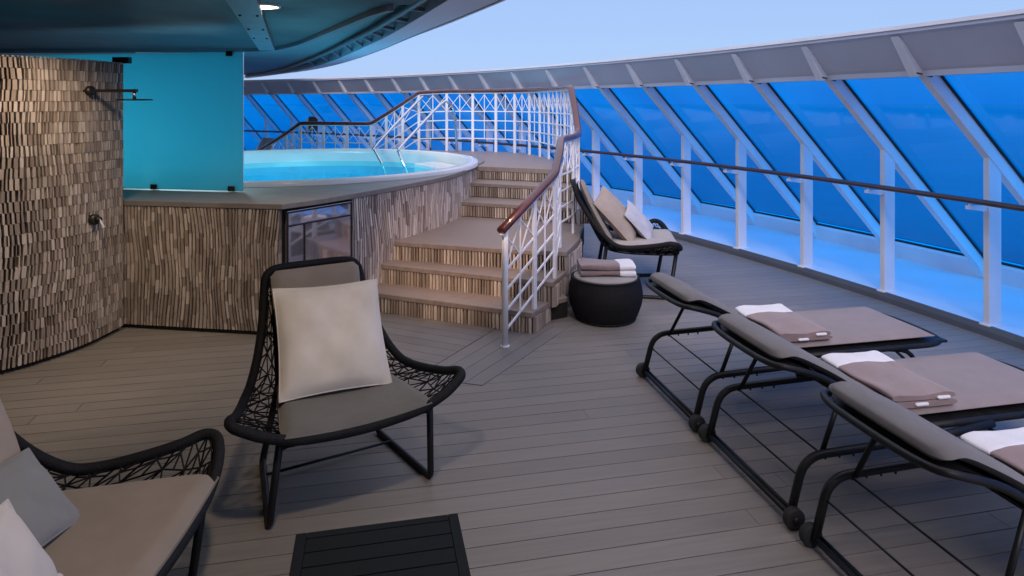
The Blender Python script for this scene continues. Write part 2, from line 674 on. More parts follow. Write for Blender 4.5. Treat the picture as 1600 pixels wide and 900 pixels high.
# ------------------------------------------------------------------ leaning glass windscreen
ws = thing('glass_windscreen', 'long leaning windscreen of blue tinted glass between pale steel ribs, beyond the guard rail', 'windscreen', at(6, 1.3, 0))
WM = Matrix.Translation(-at(6, 1.3, 0))
GI, GG = 1.31, 1.465      # inner rib line and glass line heights at t = 0, slope -.95
SL = -.95
def plate(mb, i, poly, th):
    """flat plate in the plane of rib i; poly of (t, h)"""
    a = PL[i]
    d = Vector((-math.sin(a[2]), math.cos(a[2]), 0)) * th / 2
    n = len(poly)
    A = [at(i, t, h) - d for t, h in poly]
    B = [at(i, t, h) + d for t, h in poly]
    mb.add(A + B, [tuple(range(n)), tuple(range(2 * n - 1, n - 1, -1))] + [(k, k + n, (k + 1) % n + n, (k + 1) % n) for k in range(n)])
for i in IDX:
    mb = MB()
    plate(mb, i, [(-.79, GI + .79 * .95), (1.16, GI - 1.16 * .95), (1.24, .081), (1.42, .081), (1.42, GG - 1.42 * .95), (-.70, GG + .70 * .95)], .068)
    r = mb.build('rib', M['white'], ws, bevel=.006, M=WM)
    mb = MB()
    plate(mb, i, [(-.985, 2.285), (-.80, 1.985), (-.66, 2.02), (-.74, 2.14)], .075)
    g = mb.build('gusset', M['white'], ws, bevel=.008, M=WM)
    mb = MB()
    plate(mb, i, [(-.812, 2.012), (-.66, 1.985), (-.655, 1.995), (-.81, 2.022)], .081)
    mb.build('joint', M['gasket'], g, M=WM)
    # gasket along the glass edge
    mb = MB()
    d = -.044
    A = PL[i]
    sft = Vector((-math.sin(A[2]), math.cos(A[2]), 0)) * d
    mb.bar(at(i, -.66, GG - .014 + .66 * .95) + sft, at(i, 1.30, GG - .014 - 1.30 * .95) + sft, .016, .016)
    mb.build('gasket', M['gasket'], ws, M=WM)
for i in IDX[:-1]:
    mb = MB()
    A, B = .035, .965
    lo, hi = 1.26, -.70
    off = .012
    b = [at(i + A, lo, GG + SL * lo), at(i + B, lo, GG + SL * lo), at(i + B, lo + .009, GG + SL * lo + .009), at(i + A, lo + .009, GG + SL * lo + .009)]
    t = [at(i + A, hi, GG + SL * hi), at(i + B, hi, GG + SL * hi), at(i + B, hi + .009, GG + SL * hi + .009), at(i + A, hi + .009, GG + SL * hi + .009)]
    mb.hexa(b, t)
    mb.build('glass_pane', M['glass'], ws, M=WM)
prof = [(-1.0, 2.30), (-.965, 2.285), (-.775, 2.055), (-.755, 2.035), (-.755, 1.995), (-.66, 1.995), (-.60, 2.08), (-.55, 2.34), (-1.0, 2.335), (-1.0, 2.30)]
mb = MB()
rows = []
for q in range(FIRST * 2, (NP - 1) * 2 + 1):
    rows.append([at(q / 2, t, h) for t, h in prof])
mb.loft(rows, smooth=False)
mb.build('header_beam', M['header'], ws, M=WM)
mb = MB()
rows = []
for q in range(FIRST * 2, (NP - 1) * 2 + 1):
    rows.append([at(q / 2, t, h) for t, h in [(-1.012, 2.325), (-1.012, 2.352), (-.54, 2.352), (-.54, 2.325)]])
mb.loft(rows, smooth=False)
mb.build('header_cap', M['white'], ws, M=WM)
mb = MB()
rows = []
for q in range(FIRST * 2, (NP - 1) * 2 + 1):
    rows.append([at(q / 2, t, h) for t, h in [(1.25, .06), (1.215, .235), (1.235, .26), (1.40, .26), (1.42, .0)]])
mb.loft(rows, smooth=False)
mb.build('coaming', M['white'], ws, M=WM)
mb = MB()
rows = []
for q in range(FIRST * 2, (NP - 1) * 2 + 1):
    rows.append([at(q / 2, t, h) for t, h in [(1.228, .262), (1.228, .277), (1.27, .277), (1.27, .262)]])
mb.loft(rows, smooth=False)
mb.build('bottom_gasket', M['gasket'], ws, M=WM)

# ------------------------------------------------------------------ guard rail
gr = thing('guard_rail', 'white post guard rail with a dark wooden handrail running along the windscreen', 'railing', at(6, 0, .08))
WM2 = Matrix.Translation(-at(6, 0, .08))
for i in IDX:
    mb = MB()
    plate(mb, i, [(-.065, .075), (.065, .075), (.065, GI - .065 * .95 + .03), (-.065, GI + .065 * .95 + .002)], .05)
    plate(mb, i, [(-.085, .072), (.085, .072), (.085, .088), (-.085, .088)], .09)
    p = mb.build('post', M['white'], gr, bevel=.005, M=WM2)
    mb = MB()
    plate(mb, i, [(-.27, .985), (-.066, .955), (-.066, 1.0), (-.24, 1.012), (-.27, 1.01)], .02)
    mb.tube([at(i, -.235, 1.0), at(i, -.235, 1.032)], .009)
    mb.build('bracket', M['white'], gr, M=WM2)
mb = MB()
mb.tube([at(q / 3, -.235, 1.05) for q in range(FIRST * 3, (NP - 1) * 3 + 1)], .027, n=10, flat=.85)
mb.build('handrail', M['rail_d'], gr, M=WM2)

# ------------------------------------------------------------------ cladding builder
def along(path, s):
    for a, b in zip(path, path[1:]):
        L = (b - a).length
        if s <= L or b is path[-1]:
            d = (b - a) / L
            return a + d * s, d
        s -= L
def plen(path):
    return sum((b - a).length for a, b in zip(path, path[1:]))

def clad(mb, path, z0, z1, rowh, wr, side, wave=.03, dep=(.006, .03), long=False, rnd=None):
    """strips of wood on end set along a plan path; side=+1: outward is left of path"""
    rnd = rnd or random.Random(5)
    path = [Vector(p).to_2d() for p in path]
    T = plen(path)
    def sh(s, z):
        return wave * (math.sin(2.3 * z + 2.1 * s) + .6 * math.sin(5.1 * z - 3.7 * s + 1) + .35 * math.sin(11 * z + 7 * s))
    def pt(s, z, d):
        s2 = max(0.0, min(T, s + sh(s, z)))
        p, dr = along(path, s2)
        nrm = Vector((-dr.y, dr.x)) * side
        return Vector((p.x + nrm.x * d, p.y + nrm.y * d, z))
    def strip(s, w, a, b):
        d0 = rnd.uniform(dep[0] + (dep[1] - dep[0]) * .70, dep[1])
        d1 = max(.004, d0 + rnd.uniform(-.002, .002))
        j = rnd.uniform(-.0025, .0025)
        g = rnd.uniform(.0046, .0080)
        bt = [pt(s + g, a, 0), pt(s + w - g, a, 0), pt(s + w - g, a, d0), pt(s + g, a, d0)]
        tp = [pt(s + g + j, b, 0), pt(s + w - g + j, b, 0), pt(s + w - g + j, b, d1), pt(s + g + j, b, d1)]
        if side > 0:
            mb.hexa(bt, tp)
        else:
            mb.hexa(bt[::-1], tp[::-1])
    if long:
        s = -.05
        while s < T + .05:
            w = rnd.uniform(*wr)
            z = z0 - rnd.uniform(0, rowh)
            while z < z1:
                zz = z + rowh * rnd.uniform(.6, 1.5)
                a, b = max(z, z0), min(zz, z1)
                # split tall pieces so that they follow the wave
                if b - a > .01:
                    strip(s, w, a, b - .002)
                z = zz
            s += w
    else:
        z = z0
        while z < z1 - .01:
            zz = min(z + rowh * rnd.uniform(.93, 1.07), z1)
            s = -.05 + rnd.uniform(0, .02)
            while s < T + .05:
                w = rnd.uniform(*wr)
                strip(s, w, z + .001, zz - .0015)
                s += w
            z = zz

# ------------------------------------------------------------------ tall clad shower wall at the left
lw_pts = [(-4.6, 4.05), (-3.6, 4.32), (-2.9, 4.66), (-2.394, 5.015), (-2.235, 5.169), (-2.059, 5.437), (-1.945, 5.80)]
lw = [p.to_2d() for p in catmull([(a, b, 0) for a, b in lw_pts], 4)]
t = thing('clad_wall', 'tall curved shower wall at the left, faced with rows of stacked wood strips', 'wall', (-2.3, 5.3, 0))
TM = Matrix.Translation((2.3, -5.3, 0))
mb = MB()
inner = [Vector((p.x, p.y)) for p in lw]
nrms = []
for k, p in enumerate(inner):
    d = (inner[min(k + 1, len(inner) - 1)] - inner[max(k - 1, 0)]).normalized()
    nrms.append(Vector((-d.y, d.x)))
back = [p + n * .10 for p, n in zip(inner, nrms)]
mb.loft([[(p.x, p.y, -.01) , (p.x, p.y, 2.10), (q.x, q.y, 2.10), (q.x, q.y, -.01)] for p, q in zip(inner, back)], closed_u=True, smooth=False)
p, q = inner[-1], back[-1]
mb.add([(p.x, p.y, 0), (q.x, q.y, 0), (q.x, q.y, 2.1), (p.x, p.y, 2.1)], [(0, 1, 2, 3)])
mb.build('backing', M['clad_back'], t, M=TM)
mb = MB()
clad(mb, lw, .035, 2.115, .074, (.017, .036), -1, wave=.012, dep=(.026, .040), rnd=random.Random(3))
o = mb.build('cladding', M['clad'], t, M=TM)
tag(o)

# ------------------------------------------------------------------ pool surround: counter, curved clad wall, ledge
ps = thing('pool_surround', 'raised pool surround with a grey board ledge over curved wood strip cladding', 'pool surround', (0, 6.5, 0))
PM = Matrix.Translation((0, -6.5, 0))
LZ = 1.02
PC, PR = Vector((-.90, 8.75)), 2.28
ledge_front = [W(186, 313, LZ), W(441, 319, LZ)]
curve = [W(441, 319, LZ), W(497, 311.5, LZ), W(550, 303, LZ), W(602, 294, LZ), W(650, 285, LZ), W(692, 276.5, LZ), W(724, 267, LZ), W(746, 257, LZ), Z(757, 8.95, LZ), Z(752, 9.6, LZ)]
curve = [Vector(p) for p in curve]
sm = catmull(curve, 5)
left_pt = ledge_front[0]
dirL = (ledge_front[0] - ledge_front[1]).normalized()
outline = [left_pt + dirL * 2.6, left_pt] + sm + [Vector((1.45, 10.1, LZ)), Vector((1.1, 10.65, LZ)), Vector((.35, 11.1, LZ)), Vector((-.9, 11.3, LZ)), Vector((-2.4, 11.0, LZ)), Vector((-3.5, 9.8, LZ)), Vector((-4.1, 8.0, LZ))]
def ring_slab(mb, outline, z0, z1, rin):
    """slab between an outline and the round hole of the pool"""
    poly = [Vector((p[0], p[1])) for p in outline]
    n = len(poly)
    angs = sorted([2 * math.pi * k / 96 - math.pi for k in range(96)] + [math.atan2(p.y - PC.y, p.x - PC.x) for p in poly])
    rows = []
    for a in angs:
        d = Vector((math.cos(a), math.sin(a)))
        best = None
        for i in range(n):
            p, q = poly[i] - PC, poly[(i + 1) % n] - PC
            e = q - p
            den = d.x * e.y - d.y * e.x
            if abs(den) < 1e-9: continue
            tt = (p.x * e.y - p.y * e.x) / den
            uu = (p.x * d.y - p.y * d.x) / den
            if tt > 0 and -1e-6 <= uu <= 1 + 1e-6:
                best = tt if best is None else max(best, tt)
        o_ = PC + d * best
        i_ = PC + d * rin
        rows.append([(i_.x, i_.y, z0), (i_.x, i_.y, z1), (o_.x, o_.y, z1), (o_.x, o_.y, z0)])
    rows.append(rows[0])
    mb.loft(rows, closed_u=True, smooth=False)
mb = MB()
ring_slab(mb, outline, LZ - .042, LZ, PR - .05)
mb.build('ledge', M['ledge'], ps, M=PM, bevel=.004)
# wall below: set back 35 mm from the ledge edge
def setback(pts, d):
    out = []
    for k, p in enumerate(pts):
        a, b = pts[max(0, k - 1)], pts[min(len(pts) - 1, k + 1)]
        t = (b - a).to_2d().normalized()
        out.append(Vector((p.x - t.y * d, p.y + t.x * d)))
    return out
cw = setback([left_pt + dirL * .12, ledge_front[1]], .045)
crv = setback(sm, .045)
cornr = crv[0]
cw[1] = Vector(W(445, 525, 0).xy[:]) if False else Vector((ledge_front[1].x - .01, ledge_front[1].y + .045))
crv[0] = cw[1]
mb = MB()
body = cw + crv[1:] + [Vector((1.42, 10.0)), Vector((.9, 10.75)), Vector((0, 11.1)), Vector((-.9, 11.2)), Vector((-2.3, 10.9)), Vector((-3.4, 9.7)), Vector((-4.0, 8.0))]
mb.loft([[(p.x, p.y, -.01), (p.x, p.y, LZ - .043)] for p in body + [body[0]]], smooth=False)
mb.build('backing', M['clad_back'], ps, M=PM)
mb = MB()
clad(mb, cw, .035, LZ - .044, .12, (.022, .036), -1, wave=.02, dep=(.026, .040), long=True, rnd=random.Random(8))
mb.build('front_cladding', M['clad'], ps, M=PM)
# polished panel on the first bay of the curve
pan_i = [k for k, p in enumerate(sm) if k <= 10]
a, b = crv[0], crv[10]
T = (b - a).normalized(); N = Vector((T.y, -T.x))
a2, b2 = a + T * .03, b + T * .01
mb = MB()
mb.hexa([(a2.x, a2.y, .06), (a2.x + N.x * .03, a2.y + N.y * .03, .06), (b2.x + N.x * .03, b2.y + N.y * .03, .06), (b2.x, b2.y, .06)][::-1],
        [(a2.x, a2.y, .955), (a2.x + N.x * .03, a2.y + N.y * .03, .955), (b2.x + N.x * .03, b2.y + N.y * .03, .955), (b2.x, b2.y, .955)][::-1])
mb.build('mirror_panel', M['mirror'], ps, M=PM, bevel=.003)
mb = MB()
fr = lambda q, z, o=.034: (q.x + N.x * o, q.y + N.y * o, z)
for p0, p1 in (((a2, .07), (a2, .945)), ((b2, .07), (b2, .945)), ((a2, .945), (b2, .945)), ((a2, .84), (b2, .84)), ((a2 + T * .16, .07), (a2 + T * .16, .84))):
    mb.bar(fr(p0[0], p0[1]), fr(p1[0], p1[1]), .012, .012)
mb.build('panel_trim', M['gasket'], ps, M=PM)
mb = MB()
clad(mb, [b2] + crv[11:], .0, LZ - .044, .21, (.023, .036), -1, wave=.03, dep=(.026, .040), long=True, rnd=random.Random(9))
mb.build('curved_cladding', M['clad_b'], ps, M=PM)
mb = MB()
mb.loft([[(p.x + .0, p.y - .015, 0), (p.x, p.y - .015, .033)] for p in cw], smooth=False)
mb.build('plinth', M['clad_back'], ps, M=PM)

# ------------------------------------------------------------------ pool
pl = thing('swimming_pool', 'round white rimmed plunge pool set in the raised surround', 'pool', (PC.x, PC.y, .2))
prof = [(PR, LZ - .01), (PR, LZ + .032), (PR - .012, LZ + .045), (PR - .11, LZ + .048), (PR - .13, LZ + .036), (PR - .137, LZ - .02)]
mb = MB(); mb.lathe([(r, z - .2) for r, z in prof], n=128)
mb.build('rim', M['pool_w'], pl)
mb = MB(); mb.lathe([(PR - .137, LZ - .2 - .02), (PR - .14, .66), (PR - .14, .60)], n=128)
mb.build('upper_wall', M['pool_w'], pl)
mb = MB(); mb.lathe([(PR - .1405, .60), (PR - .16, .2), (PR - .2, .02), (0.001, 0)], n=96)
mb.build('basin', M['pool_t'], pl)
mb = MB()
pts = [(PC.x + (PR - .1405) * math.cos(2 * math.pi * k / 96), PC.y + (PR - .1405) * math.sin(2 * math.pi * k / 96)) for k in range(96)]
mb.add([(x, y, .875) for x, y in pts], [tuple(range(96))])
tag(mb.build('pool_water', M['poolwater']), kind='structure')
# entry bench inside the rim on the right
mb = MB()
a0, a1 = R(-22), R(30)
rows = []
for k in range(13):
    a = a0 + (a1 - a0) * k / 12
    rows.append([(r * math.cos(a), r * math.sin(a), z) for r, z in ((PR - .145, .73), (PR - .50, .73), (PR - .52, .715), (PR - .52, .2))])
mb.loft(rows, smooth=False)
mb.build('bench', M['pool_w'], pl)
for a in (215, 262, 300):
    mb = MB()
    c = Vector((math.cos(R(a)), math.sin(R(a)), 0)) * (PR - .165)
    mb.tube([c + Vector((0, 0, .38)), c * .985 + Vector((0, 0, .38))], .08, n=16)
    mb.build('underwater_lamp', M['poollamp'], pl)
ld = bpy.data.lights.new('pool_glow', 'POINT')
ld.energy = 27; ld.color = (1, .96, 1); ld.shadow_soft_size = .3
lo = bpy.data.objects.new('pool_glow', ld); COL.objects.link(lo); lo.location = (PC.x, PC.y, .5)
tag(lo, kind='helper')

# ladder rails
t = thing('pool_ladder', 'pair of bent stainless steel grab rails dipping into the pool', 'pool ladder', Z(694, 11.0, .98))
LM = Matrix.Translation(-Z(694, 11.0, .98))
for A in (((673, 11.2, .98), (672, 11.2, 1.75), (668, 11.15, 1.91), (655, 10.98, 1.84), (589, 10.3, 1.15), (585.5, 10.25, 1.07), (590, 10.2, .98), (600, 10.1, .80), (606, 10.05, .6)),
          ((714, 10.75, .98), (710, 10.75, 1.62), (700, 10.7, 1.80), (688, 10.6, 1.76), (628, 9.85, 1.16), (623, 9.8, 1.08), (626, 9.75, 1.0), (636, 9.65, .80), (641, 9.6, .6))):
    mb = MB()
    mb.tube(catmull([Z(*q) for q in A], 5), .021, n=10)
    mb.build('grab_rail', M['chrome'], t, M=LM)

# ------------------------------------------------------------------ staircase and platform
st = thing('staircase', 'three wide clad steps to a landing and three more up to the pool platform', 'staircase', (1, 6, 0))
SM = Matrix.Translation((-1, -6, 0))
n1 = [W(575, 456.5, .17), W(590, 458, .17), W(832, 489, .17), W(862, 470, .17)]
n2 = [W(590, 412, .34), W(597, 413, .34), W(864, 441, .34), W(888, 421, .34)]
n3 = [W(612, 377, .51), W(624, 378, .51), W(785, 389, .51), W(886, 393.5, .51), W(905, 374, .51)]
u1 = [Z(704, 7.6, .67), Z(713, 7.56, .67), Z(960, 6.95, .67)]
u2 = [Z(718, 8.02, .835), Z(727, 7.98, .835), Z(970, 7.3, .835)]
u3 = [Z(728, 8.42, 1.0), Z(741, 8.36, 1.0), Z(960, 7.7, 1.0)]
right_edge = [Vector((2.06, 6.25)), Vector((2.20, 6.65)), Vector((2.32, 7.1))]
for e in (u1, u2, u3):
    pass
def xy(p): return Vector((p[0], p[1]))
def step(nose, back, h, h0, name_riser=True, over=.028, mat_c='clad'):
    nose = [xy(p) for p in nose]
    tr = MB()
    tr.prism([tuple(p) for p in nose + [xy(p) for p in back]], h - .042, h)
    o = tr.build('tread', M['tread'], st, M=SM, bevel=.006)
    rs = []
    for k, p in enumerate(nose):
        a, b = nose[max(0, k - 1)], nose[min(len(nose) - 1, k + 1)]
        d = (b - a).normalized()
        rs.append(p + Vector((-d.y, d.x)) * over)
    bk = MB()
    bk.prism([tuple(p + (xy((0, 0)))) for p in rs + [xy(p) for p in back]], h0 if h0 else -.01, h - .043)
    bk.build('riser_backing', M['clad_back'], st, M=SM)
    c = MB()
    clad(c, rs, max(h0 + .004, .006), h - .043, .2, (.022, .036), -1, wave=.0, dep=(.014, .024), rnd=random.Random(int(h * 100)))
    c.build('riser', M['clad'], st, M=SM)
    return o
bk1 = [(2.0, 5.9), (1.9, 6.2), (.6, 6.9), (.15, 6.4)]
step(n1, [(1.62, 5.36), (1.6, 5.9), (.5, 6.7), (0.05, 6.15)], .17, 0)
step(n2, [(1.98, 6.0), (1.8, 6.2), (.6, 6.9), (.2, 6.5)], .34, .125)
land_r = [Vector((2.06, 6.35)), Vector((2.24, 6.8)), Vector((2.36, 7.3)), Vector((2.3, 8.0))]
wallpts = [p for p in setback(sm, .03)]
inner_wall = [xy(p) for p in wallpts if 6.45 < p.y < 8.3][::-1]
step(n3, land_r + [Vector((1.3, 8.3))] + [p for p in inner_wall if p.y < 8.1], .51, .295)
# skirt down the open right side of the stairs
side = [xy(W(862, 470, .17)), Vector((1.62, 5.36)), xy(W(905, 374, .51))] 
sk = [xy(n2[-1]) , xy(n3[-1])] + land_r[:3]
sk = [xy(n2[-1]) + Vector((-.02, .02)), Vector((1.86, 5.85)), Vector((1.97, 6.1))] + [p + Vector((-.03, 0)) for p in land_r[:3]]
c = MB(); clad(c, sk, .0, .465, .17, (.014, .027), -1, wave=.0, dep=(.004, .02), long=True, rnd=random.Random(31))
c.build('side_cladding', M['clad_b'], st, M=SM)
c = MB(); c.loft([[(p.x, p.y, -.01), (p.x, p.y, .466)] for p in sk], smooth=False)
c.build('side_backing', M['clad_back'], st, M=SM)
back_r = [Vector((2.44, 7.9)), Vector((2.47, 8.6))]
def cut_right(e):
    """end the nosing at the outer edge of the platform"""
    a, b = xy(e[-2]), xy(e[-1])
    d = (b - a).normalized()
    x = 2.36
    return [e[0], e[1], a + d * ((x - a.x) / d.x)]
u1, u2, u3 = cut_right(u1), cut_right(u2), cut_right(u3)
def lift(e, dx=0): return [Vector((p.x, p.y)) if len(p) == 2 else xy(p) for p in e]
step(lift(u1), [(2.42, 8.2), (1.45, 9.0), (1.2, 8.3)], .675, .512, over=.022)
step(lift(u2), [(2.44, 8.2), (1.45, 9.0), (1.25, 8.5)], .84, .677, over=.022)
plat = lift(u3) + [Vector(p) for p in ((2.46, 7.9), (2.52, 8.6), (2.51, 9.5), (2.40, 10.25), (2.06, 10.62), (1.68, 10.86), (1.25, 11.06), (.80, 11.30), (.0, 11.7), (-1.0, 11.6), (-.9, 11.0), (.4, 10.85), (1.1, 10.3), (1.42, 9.4), (1.40, 8.6))]
mb = MB(); mb.prism([tuple(p) for p in plat], .94, 1.0)
mb.build('platform', M['tread'], st, M=SM, bevel=.006)
c = MB(); r3 = [p + Vector((.010, .024)) for p in lift(u3)]
clad(c, r3, .846, .94, .2, (.022, .036), -1, wave=0, dep=(.014, .022), rnd=random.Random(77))
c.build('riser', M['clad'], st, M=SM)
mb = MB()
outer = [Vector(p) for p in ((2.33, 7.3), (2.38, 7.9), (2.44, 8.6), (2.43, 9.5), (2.32, 10.2), (2.0, 10.56), (1.64, 10.8), (1.2, 11.0), (.8, 11.24), (-.3, 11.6))]
mb.loft([[(p.x, p.y, -.01), (p.x, p.y, .94)] for p in outer], smooth=False)
mb.loft([[(p.x, p.y, .846), (p.x, p.y, .94)] for p in r3], smooth=False)
mb.build('platform_skirt', M['clad_back'], st, M=SM)
c = MB(); clad(c, outer, 0, .94, .19, (.02, .034), -1, wave=.02, dep=(.006, .02), long=True, rnd=random.Random(41))
c.build('platform_cladding', M['clad_b'], st, M=SM)

# ------------------------------------------------------------------ stair balustrade
bl = thing('stair_balustrade', 'white lattice balustrade with a varnished red brown handrail climbing the stairs round the pool', 'balustrade', (.977, 4.80, 0))
BM = Matrix.Translation((-.977, -4.80, 0))
# (x, y, floor, rail)
BP = [(.972, 4.80, 0, .885), (1.268, 5.096, .17, 1.065), (1.500, 5.330, .34, 1.205), (1.652, 5.70, .51, 1.375),
      (1.735, 5.95, .51, 1.455), (1.96, 6.29, .51, 1.46), (2.14, 6.68, .51, 1.465), (2.26, 7.06, .51, 1.47),
      (2.335, 7.42, .675, 1.72), (2.40, 7.80, 1.0, 1.985), (2.44, 8.2, 1.0, 1.985), (2.46, 8.62, 1.0, 1.985), (2.46, 9.05, 1.0, 1.985),
      (2.44, 9.48, 1.0, 1.985), (2.38, 9.88, 1.0, 1.985), (2.23, 10.24, 1.0, 1.985), (1.98, 10.51, 1.0, 1.985), (1.64, 10.74, 1.0, 1.985),
      (1.24, 10.95, 1.0, 1.985), (.80, 11.18, 1.0, 1.965), (.54, 11.31, .83, 1.78), (.27, 11.45, .67, 1.60), (.02, 11.56, .51, 1.44),
      (-.38, 11.73, .51, 1.44), (-.78, 11.88, .51, 1.44), (-1.17, 12.0, .51, 1.44), (-1.45, 12.35, .34, 1.25), (-1.75, 12.8, .17, 1.07), (-2.04, 13.2, 0, .9)]
BPv = [Vector((a, b, 0)) for a, b, _, _ in BP]
def bpt(i, f, below):
    a, b = BP[i], BP[min(i + 1, len(BP) - 1)]
    return Vector((a[0] * (1 - f) + b[0] * f, a[1] * (1 - f) + b[1] * f, a[3] * (1 - f) + b[3] * f - below))
no_post = {4}
for i, (x, y, f0, rh) in enumerate(BP):
    if i in no_post: continue
    a, b = BPv[max(0, i - 1)], BPv[min(len(BP) - 1, i + 1)]
    rz = math.atan2(b.y - a.y, b.x - a.x)
    mb = MB()
    if i == 0:
        mb.tube([(x, y, .0), (x, y, rh - .01)], .0235, n=12)
        mb.tube([(x, y, .005), (x, y, .012)], .035, n=14)
        mb.build('newel_post', M['white'], bl, M=BM)
    else:
        mb.box((x, y, (f0 + rh) / 2 - .005), (.042, .026, rh - f0 - .01), rz)
        mb.build('post', M['white'], bl, M=BM, bevel=.003)
rows_ = (.33, .48, .63, .77)
for i in range(len(BP) - 1):
    mb = MB()
    L = (BPv[i + 1] - BPv[i]).length
    for k, bl_ in enumerate(rows_):
        mb.bar(bpt(i, 0, bl_), bpt(i, 1, bl_), .010, .016)
    mid = bpt(i, .5, 0)
    if L > .3:
        mb.bar(bpt(i, .5, .03), bpt(i, .5, .77), .012, .012)
        segs = ((0, .5), (.5, 1))
    else:
        segs = ((0, 1),)
    for f0, f1 in segs:
        mb.bar(bpt(i, f0, .06), bpt(i, f1, .33), .009, .009)
        mb.bar(bpt(i, f0, .33), bpt(i, f1, .06), .009, .009)
    mb.build('lattice_panel', M['white'], bl, M=BM)
hp = [Vector((a, b, d)) for a, b, _, d in BP]
hp[0] = hp[0] + (hp[0] - hp[1]) * .12
def softened(pts, r=.06, n=4):
    out = [pts[0]]
    for a, b, c in zip(pts, pts[1:], pts[2:]):
        da, dc = (a - b), (c - b)
        ra, rc = min(r, da.length * .4), min(r, dc.length * .4)
        p, q = b + da.normalized() * ra, b + dc.normalized() * rc
        for k in range(n + 1):
            t = k / n
            out.append(p * (1 - t) ** 2 + b * 2 * t * (1 - t) + q * t * t)
    out.append(pts[-1])
    return out
mb = MB()
mb.tube(softened(hp), .038, n=14, flat=.8)
mb.build('handrail', M['rail'], bl, M=BM)
mb = MB()
q = softened([h - Vector((0, 0, .034)) for h in hp])
for a, b in zip(q, q[1:]):
    mb.bar(a, b, .03, .012)
mb.build('rail_flat', M['white'], bl, M=BM)

# ------------------------------------------------------------------ frosted glass screen on the counter
gA, gB = Z(381, 5.78), Z(186, 5.98)
gd = (gB - gA).normalized()
gs = thing('glass_screen', 'frosted teal glass screen standing on the counter beside the shower wall', 'glass screen', (gA.x, gA.y, LZ))
GM = Matrix.Translation((-gA.x, -gA.y, -LZ))
nrm = Vector((-gd.y, gd.x, 0))
mb = MB()
far = gA + gd * 3.0
mb.hexa([gA + Vector((0, 0, LZ + .012)), gA + nrm * .012 + Vector((0, 0, LZ + .012)), far + nrm * .012 + Vector((0, 0, LZ + .012)), far + Vector((0, 0, LZ + .012))],
        [gA + Vector((0, 0, 2.235)), gA + nrm * .012 + Vector((0, 0, 2.235)), far + nrm * .012 + Vector((0, 0, 2.235)), far + Vector((0, 0, 2.235))])
mb.build('glass_pane', M['frost'], gs, M=GM)
for s, z in ((.11, LZ + .03), (.86, LZ + .03), (.13, 2.225)):
    mb = MB()
    c = gA + gd * s
    mb.box((c.x, c.y, z), (.06, .045, .045), math.atan2(gd.y, gd.x))
    mb.build('clamp', M['dmetal'], gs, M=GM, bevel=.003)
mb = MB()
mb.box((-1.93, 5.83, 2.135), (.13, .05, .05), R(-12))
mb.build('clamp', M['dmetal'], gs, M=GM, bevel=.003)

# ------------------------------------------------------------------ wall shower
wp = Vector((-2.045, 5.44, 0))
wn = Vector((.93, -.36, 0)).normalized()
sh = thing('wall_shower', 'dark metal shower arm with a flat round head on the strip clad wall', 'shower', (wp.x, wp.y, 1.88))
HM = Matrix.Translation((-wp.x, -wp.y, -1.88))
mb = MB()
mb.bar(wp + Vector((0, 0, 1.885)), wp + wn * .42 + Vector((0, 0, 1.885)), .03, .022)
mb.build('arm', M['dmetal'], sh, M=HM, bevel=.002)
e = wp + wn * .40
mb = MB(); mb.tube([e + Vector((0, 0, 1.88)), e + Vector((0, 0, 1.826))], .012)
mb.build('stem', M['chrome'], sh, M=HM)
mb = MB(); mb.lathe([(.001, .006), (.118, .004), (.122, 0), (.118, -.006), (.001, -.007)], (e.x, e.y, 1.82), n=32)
mb.build('shower_head', M['dmetal'], sh, M=HM)
mb = MB(); mb.tube([wp + wn * .0 + Vector((0, 0, 1.885)), wp + wn * .055 + Vector((0, 0, 1.885))], .035, n=16)
mb.build('flange', M['dmetal'], sh, M=HM)
vp = wp + Vector((.02, .03, .935))
t = thing('shower_valve', 'small dark shower tap low on the strip clad wall with a pale lever', 'tap', vp)
VM = Matrix.Translation(-vp)
mb = MB(); mb.tube([vp, vp + wn * .05, vp + wn * .055], [.04, .04, .03], n=20)
mb.build('valve_plate', M['dmetal'], t, M=VM)
mb = MB(); mb.tube([vp + wn * .05, vp + wn * .085], .02, n=14)
mb.build('knob', M['dmetal'], t, M=VM)
mb = MB(); mb.bar(vp + wn * .08, vp + wn * .085 + Vector((.02, .01, -.06)), .014, .012)
mb.build('lever', M['white'], t, M=VM, bevel=.002)

# ------------------------------------------------------------------ canopy overhead
CZ = 2.45
cn = thing('canopy', 'dark overhanging deck canopy with a curved pale blue fascia edge', 'canopy', (-2, 4, CZ))
CM = Matrix.Translation((2, -4, -CZ))
outerE = [Vector((1.15, -3, CZ)), Vector((1.15, 0, CZ)), Vector((1.12, 1.6, CZ)), Vector((1.02, 3.0, CZ))] + [W(u, v, CZ) for u, v in ((801, 0), (720, 33), (639, 64), (600, 80), (560, 94), (520, 105), (480, 112.5), (429, 119), (381, 125))]
innB = [Vector((.76, -3, CZ)), Vector((.76, 0, CZ)), Vector((.72, 1.6, CZ)), Vector((.64, 3.0, CZ))] + [W(u, v, CZ) for u, v in ((699, 0), (645, 33), (609, 54), (580, 68), (555, 80), (524, 93), (492, 104), (440, 115), (385, 122.5))]
rimC = [Vector((.60, -3, CZ)), Vector((.60, 0, CZ)), Vector((.56, 1.6, CZ)), Vector((.48, 3.0, CZ))] + [W(u, v, CZ) for u, v in ((660, 0), (615, 28), (582, 48), (560, 59), (540, 69), (510, 83.5), (480, 96), (436, 111), (383, 120.5))]
O_, B_, C_ = catmull(outerE, 5), catmull(innB, 5), catmull(rimC, 5)
m_ = min(len(O_), len(B_), len(C_))
O_, B_, C_ = O_[:m_], B_[:m_], C_[:m_]
def up(p, d): return Vector((p.x, p.y, p.z + d))
mb = MB()
